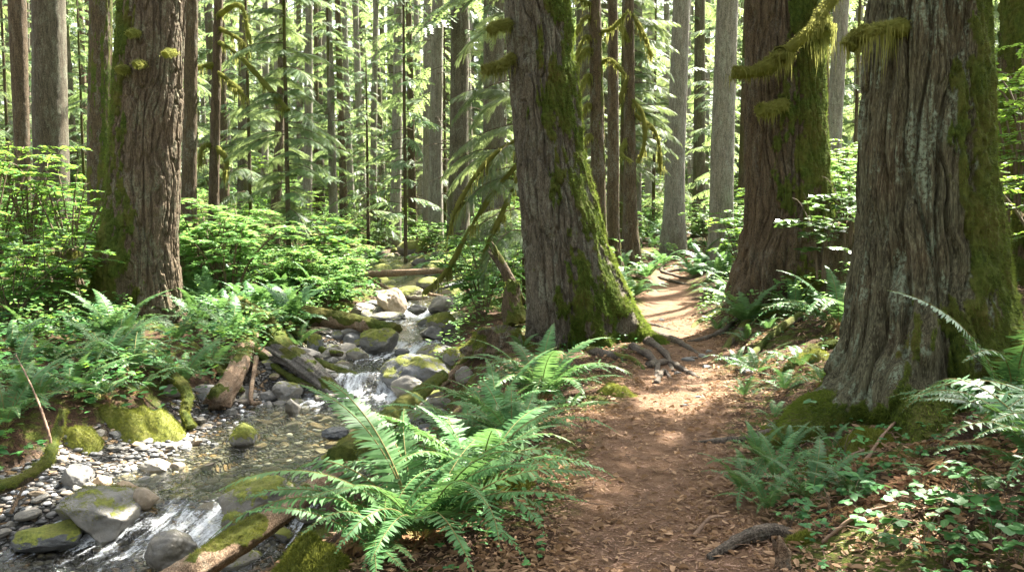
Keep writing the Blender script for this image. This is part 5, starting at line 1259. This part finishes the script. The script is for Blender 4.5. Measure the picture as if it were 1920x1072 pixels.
for i, (pts, r0, r1, mat, ms, lab) in enumerate([
    ([(470, 640, 11.6), (540, 700, 10.9), (590, 726, 10.6)], .045, .03, 'hemlock', .5, 'slim mossy branch lying over the stones before the grey split slab'),
    ([(360, 655, 11.0), (410, 690, 10.6), (455, 715, 10.3)], .05, .03, 'deadwood', .45, 'half buried mossy branch beside the short splintered log'),
    ([(480, 660, 11.2), (470, 720, 10.0), (488, 735, 9.8)], .03, .02, 'deadwood', .0, 'splinter of orange wood leaning on the splintered log'),
    ([(520, 600, 13.2), (600, 640, 12.4), (640, 668, 12.0)], .05, .03, 'hemlock', .5, 'mossy branch crossing the stones behind the knobbly log'),
    ([(820, 690, 10.4), (870, 672, 10.4), (905, 660, 10.5)], .05, .035, 'deadwood', .25, 'short weathered branch lying against the rotten stump'),
    ([(590, 735, 10.0), (640, 725, 10.2), (668, 735, 10.1)], .03, .015, 'greywood', .0, 'grey stick jammed at the side of the little waterfall')]):
    log('fallen_branch', lab, [np.array(at_y(*q)) * [1, 1, 0] + [0, 0, max(hz(at_y(*q)[0], q[2]) + .06, s_z(q[2]) + .08)] for q in pts], r0, r1, mat=mat, moss=ms, seed=70 + i, cat='branch', nth=16, tuft=900 if ms > .3 else 0, grain=.12)
def stump(label, u0, u1, v0, v1, Y, mat, seed, moss, tuft, name='rotten_stump', lean=0, topr=.75):
    x = at_y((u0 + u1) / 2, v1, Y)[0]; zb = hz(x, Y); zt = at_y(u0, v0, Y)[2]; r = (u1 - u0) / FPX * Y / 2
    nth, nz = 160, 110; th = np.linspace(0, 2 * PI, nth, endpoint=False); f = np.linspace(-.25, 1, nz); TH, F_ = np.meshgrid(th, f)
    rr = r * (1.0 - (1 - topr) * np.clip(F_, 0, 1) + .25 * np.exp(-np.maximum(F_, 0) / .2)) * (1 + .18 * fbm(np.cos(TH) * 2, np.sin(TH) * 2, F_ * 1.5, seed, 3))
    rr = rr + r * .16 * (sst(.0, .5, fbm(np.cos(TH) * 7, np.sin(TH) * 7, F_ * .8, seed + 2, 3)) - .5) + .02 * fbm(np.cos(TH) * 20, np.sin(TH) * 20, F_ * 8, seed + 3, 3)
    H = (zt - zb) * (1 + .22 * fbm(np.cos(TH) * 2.2, np.sin(TH) * 2.2, 0, seed + 5, 4))
    V = np.stack([rr * np.cos(TH) + lean * F_, rr * np.sin(TH) * .9, F_ * H], -1).reshape(-1, 3)
    i = np.arange(nz - 1)[:, None] * nth; j = np.arange(nth)[None, :]; j2 = (j + 1) % nth
    Q = np.stack([i + j, i + j2, i + nth + j2, i + nth + j], -1).reshape(-1, 4); k = len(V)
    V = np.concatenate([V, [[lean, 0, (zt - zb) * .7]]]); T = np.stack([np.full(nth, k), (nz - 1) * nth + th.argsort() * 0 + np.arange(nth), (nz - 1) * nth + (np.arange(nth) + 1) % nth], -1)
    nv = nrm(np.concatenate([np.stack([np.cos(TH), np.sin(TH), .35 + 0 * TH], -1).reshape(-1, 3), [[0, 0, 1]]]))
    m = sst(.4, .6, .5 + .5 * fbm(V[:, 0] * 5, V[:, 1] * 5, V[:, 2] * 3, seed + 7, 4) + moss - .5)
    t = thing(name, label, 'stump', (x, Y, zb)); mk('wood', V, [Q, T], M[mat], t, {'moss': m})
    ok = np.nonzero(m > .6)[0]
    if tuft and len(ok):
        i = R.choice(ok, tuft); b = Buf(); scat(b, BLADE, V[i] + R.normal(0, .01, (tuft, 3)), basis(nv[i] + R.normal(0, .5, (tuft, 3)) + [0, 0, -.3], np.roll(nv[i], 1, 1) + .01), R.uniform(.5, 1.6, tuft) * .022); b.build('moss', M['mossbright'], t)
    return t
stump('rotten mossy stump beside the stream at the foot of the leaning fir', 878, 992, 618, 705, 10.3, 'hemlock', 31, .52, 5000)
stump('dark upturned stump in deep shade between the two cedars', 1520, 1606, 420, 560, 11.8, 'hemlock', 32, .35, 1500, name='dark_stump', topr=.7)
stump('knobbly mossy stump at the frame edge behind the broad cedar', 1885, 1960, 400, 560, 9.0, 'hemlock', 33, .6, 2500, name='mossy_stump')
stump('old mossy stump base hidden among the bushes by the furrowed fir', 90, 160, 470, 600, 13.6, 'hemlock', 34, .45, 3000, name='old_stump')

def hummock(u0, u1, v0, v1, label, seed, tuft, mossy=1.2, depth=.8, tl=.02):
    """a low uneven cushion of moss with its skirt sunk in the ground"""
    p = g((u0 + u1) / 2, v1 - 6); d = p[1]; w = (u1 - u0) / FPX * d / 2; h = (v1 - v0) / FPX * d * .95; dep = w * depth
    nr, na = 60, 120; rr, an = np.meshgrid(np.linspace(0, 1, nr), np.linspace(0, 2 * PI, na, endpoint=False), indexing='ij')
    X = np.cos(an) * rr; Y_ = np.sin(an) * rr; k = 1 + .28 * vn(np.cos(an) * 1.6 + seed, np.sin(an) * 1.6, 0, seed)
    X, Y_ = X * k * w * 1.1, Y_ * k * dep * 1.1
    hh = .85 * h * np.maximum(1 - rr ** 1.8, 0) ** .95 * (.75 + .45 * fbm(X * 5 + seed, Y_ * 5, 0, seed, 3)) + .035 * fbm(X * 16, Y_ * 16, 0, seed + 1, 3) * (1 - rr ** 4) - .06 * rr ** 6
    cx, cy = p[0], p[1] + dep * .6
    Z = hh + height(cx + X, cy + Y_) - p[2] - .03
    V = np.stack([X, Y_, Z], -1).reshape(-1, 3); i = np.arange(nr - 1)[:, None] * na; j = np.arange(na)[None, :]; j2 = (j + 1) % na
    Q = np.stack([i + j, i + na + j, i + na + j2, i + j2], -1).reshape(-1, 4)
    o = mk('moss_hummock', V, [Q], M['rock'], None, None, True, (cx, cy, p[2])); o['mossy'] = 1.3; o['wet'] = 0.0; o['tan'] = 0.0; tag(o, label, 'moss hummock')
    tuft = int(tuft * 2.2); i = R.choice(len(V), tuft, p=(rr.ravel() + .02) / (rr + .02).sum()); b = Buf(); dd = np.stack([X.ravel()[i] / w * .7, Y_.ravel()[i] / dep * .7, np.full(tuft, .8)], -1) + R.normal(0, .5, (tuft, 3))
    scat(b, BLADE, V[i] + R.normal(0, .006, (tuft, 3)), basis(dd, R.normal(0, 1, (tuft, 3))), R.uniform(.4, 1.5, tuft) * tl)
    b.build('moss', M['mossbright'], o)
    return o
hummock(178, 330, 760, 830, 'bright yellow green moss hummock on the stream bank above the gravel', 41, 9000)
hummock(110, 190, 790, 850, 'dark mossy hummock with rusty leaves beside the bright one', 46, 2500)
hummock(500, 650, 985, 1095, 'bright moss hummock under the low fronds of the largest fern', 42, 9000)
hummock(900, 1010, 880, 940, 'dark green moss hummock behind the fronds of the largest fern', 43, 4000)
hummock(1475, 1530, 985, 1030, 'small moss hummock behind the weathered root end', 44, 3000)
hummock(1120, 1200, 720, 750, 'low moss cushion between the round fern and the path', 45, 2500, tl=.02)
hummock(1470, 1560, 640, 690, 'moss cushion on the slope under the pale arching fern', 47, 3000)
hummock(1580, 1680, 790, 850, 'moss mound over the front root foot of the broad cedar', 48, 4000, tl=.02)
hummock(1390, 1470, 560, 600, 'moss mound over the root of the reddish mossy cedar', 49, 3000)
hummock(1500, 1580, 840, 890, 'dim moss mound below the front root foot of the broad cedar', 50, 3000, tl=.02)

# roots that cross the path belong to their trees
def roots(tree, specs, mat='root', moss=.0):
    for k, (pts, r0, r1, m) in enumerate(specs):
        root_tube(tree, [g(u, v) + [0, 0, dz * .75 - .012] for u, v, dz in pts], r0 * .85, r1 * .8, mat, 60 + k, moss=m)
roots(tree_mid, [([(1150, 640, .14), (1195, 628, .08), (1240, 634, .055), (1285, 650, .03), (1318, 668, -.01)], .10, .03, .0), ([(1175, 640, .10), (1215, 645, .06), (1248, 668, .045), (1262, 696, .0)], .08, .028, .05),
                 ([(1185, 660, .1), (1212, 672, .09), (1232, 690, .03), (1226, 724, -.02)], .055, .03, .1), ([(1215, 690, .06), (1255, 684, .05), (1290, 700, .03), (1335, 716, -.02)], .05, .02, .0), ([(1230, 720, .02), (1245, 700, .05), (1262, 716, .0)], .035, .02, .0),
                 ([(1105, 668, .1), (1150, 672, .05), (1190, 680, .04), (1215, 700, -.02)], .06, .03, .4), ([(1190, 608, .05), (1230, 612, .03), (1275, 622, .0)], .04, .015, 0)])
roots(tree_moss, [([(1410, 575, .1), (1385, 600, .06), (1350, 628, .05), (1305, 640, .03), (1270, 640, -.02)], .075, .025, .1), ([(1395, 560, .1), (1350, 585, .05), (1310, 605, .02), (1290, 622, -.03)], .08, .03, .55), ([(1440, 570, .15), (1400, 610, .07), (1365, 650, .05), (1335, 690, -.02)], .08, .03, .5),
                  ([(1500, 600, .1), (1440, 640, .05), (1400, 680, .03), (1380, 720, -.02)], .06, .025, .5), ([(1370, 540, .1), (1340, 560, .04), (1312, 580, .0)], .06, .025, .3)], 'root')
roots(tree_cedar, [([(1530, 790, .06), (1450, 812, .03), (1390, 826, .03), (1330, 830, .025), (1278, 824, -.02)], .05, .02, .1)])
roots(MIDT[9], [([(1250, 490, .1), (1240, 508, .05), (1265, 518, .04), (1300, 524, .0)], .06, .03, 0), ([(1235, 520, .02), (1262, 530, .05), (1290, 533, .0)], .05, .03, 0), ([(1240, 512, .03), (1275, 508, .06), (1310, 512, .0)], .05, .03, .1)])
for k, (u, v, s) in enumerate([(1290, 676, .05), (1325, 690, .045), (1300, 672, .035), (1270, 700, .03), (1330, 660, .04), (1240, 600, .04), (1318, 670, .05), (1405, 700, .06), (1360, 672, .045), (1285, 760, .02), (1310, 745, .02)]):
    p = g(u, v); rock(p + [0, 0, s * .1], (s * 1.6, s, s * .7), 'dark stone or root knob sticking out of the trodden path', R.uniform(0, 3), -.6, .5, 0, None, 'dark knobs in the path', 'path_stone')
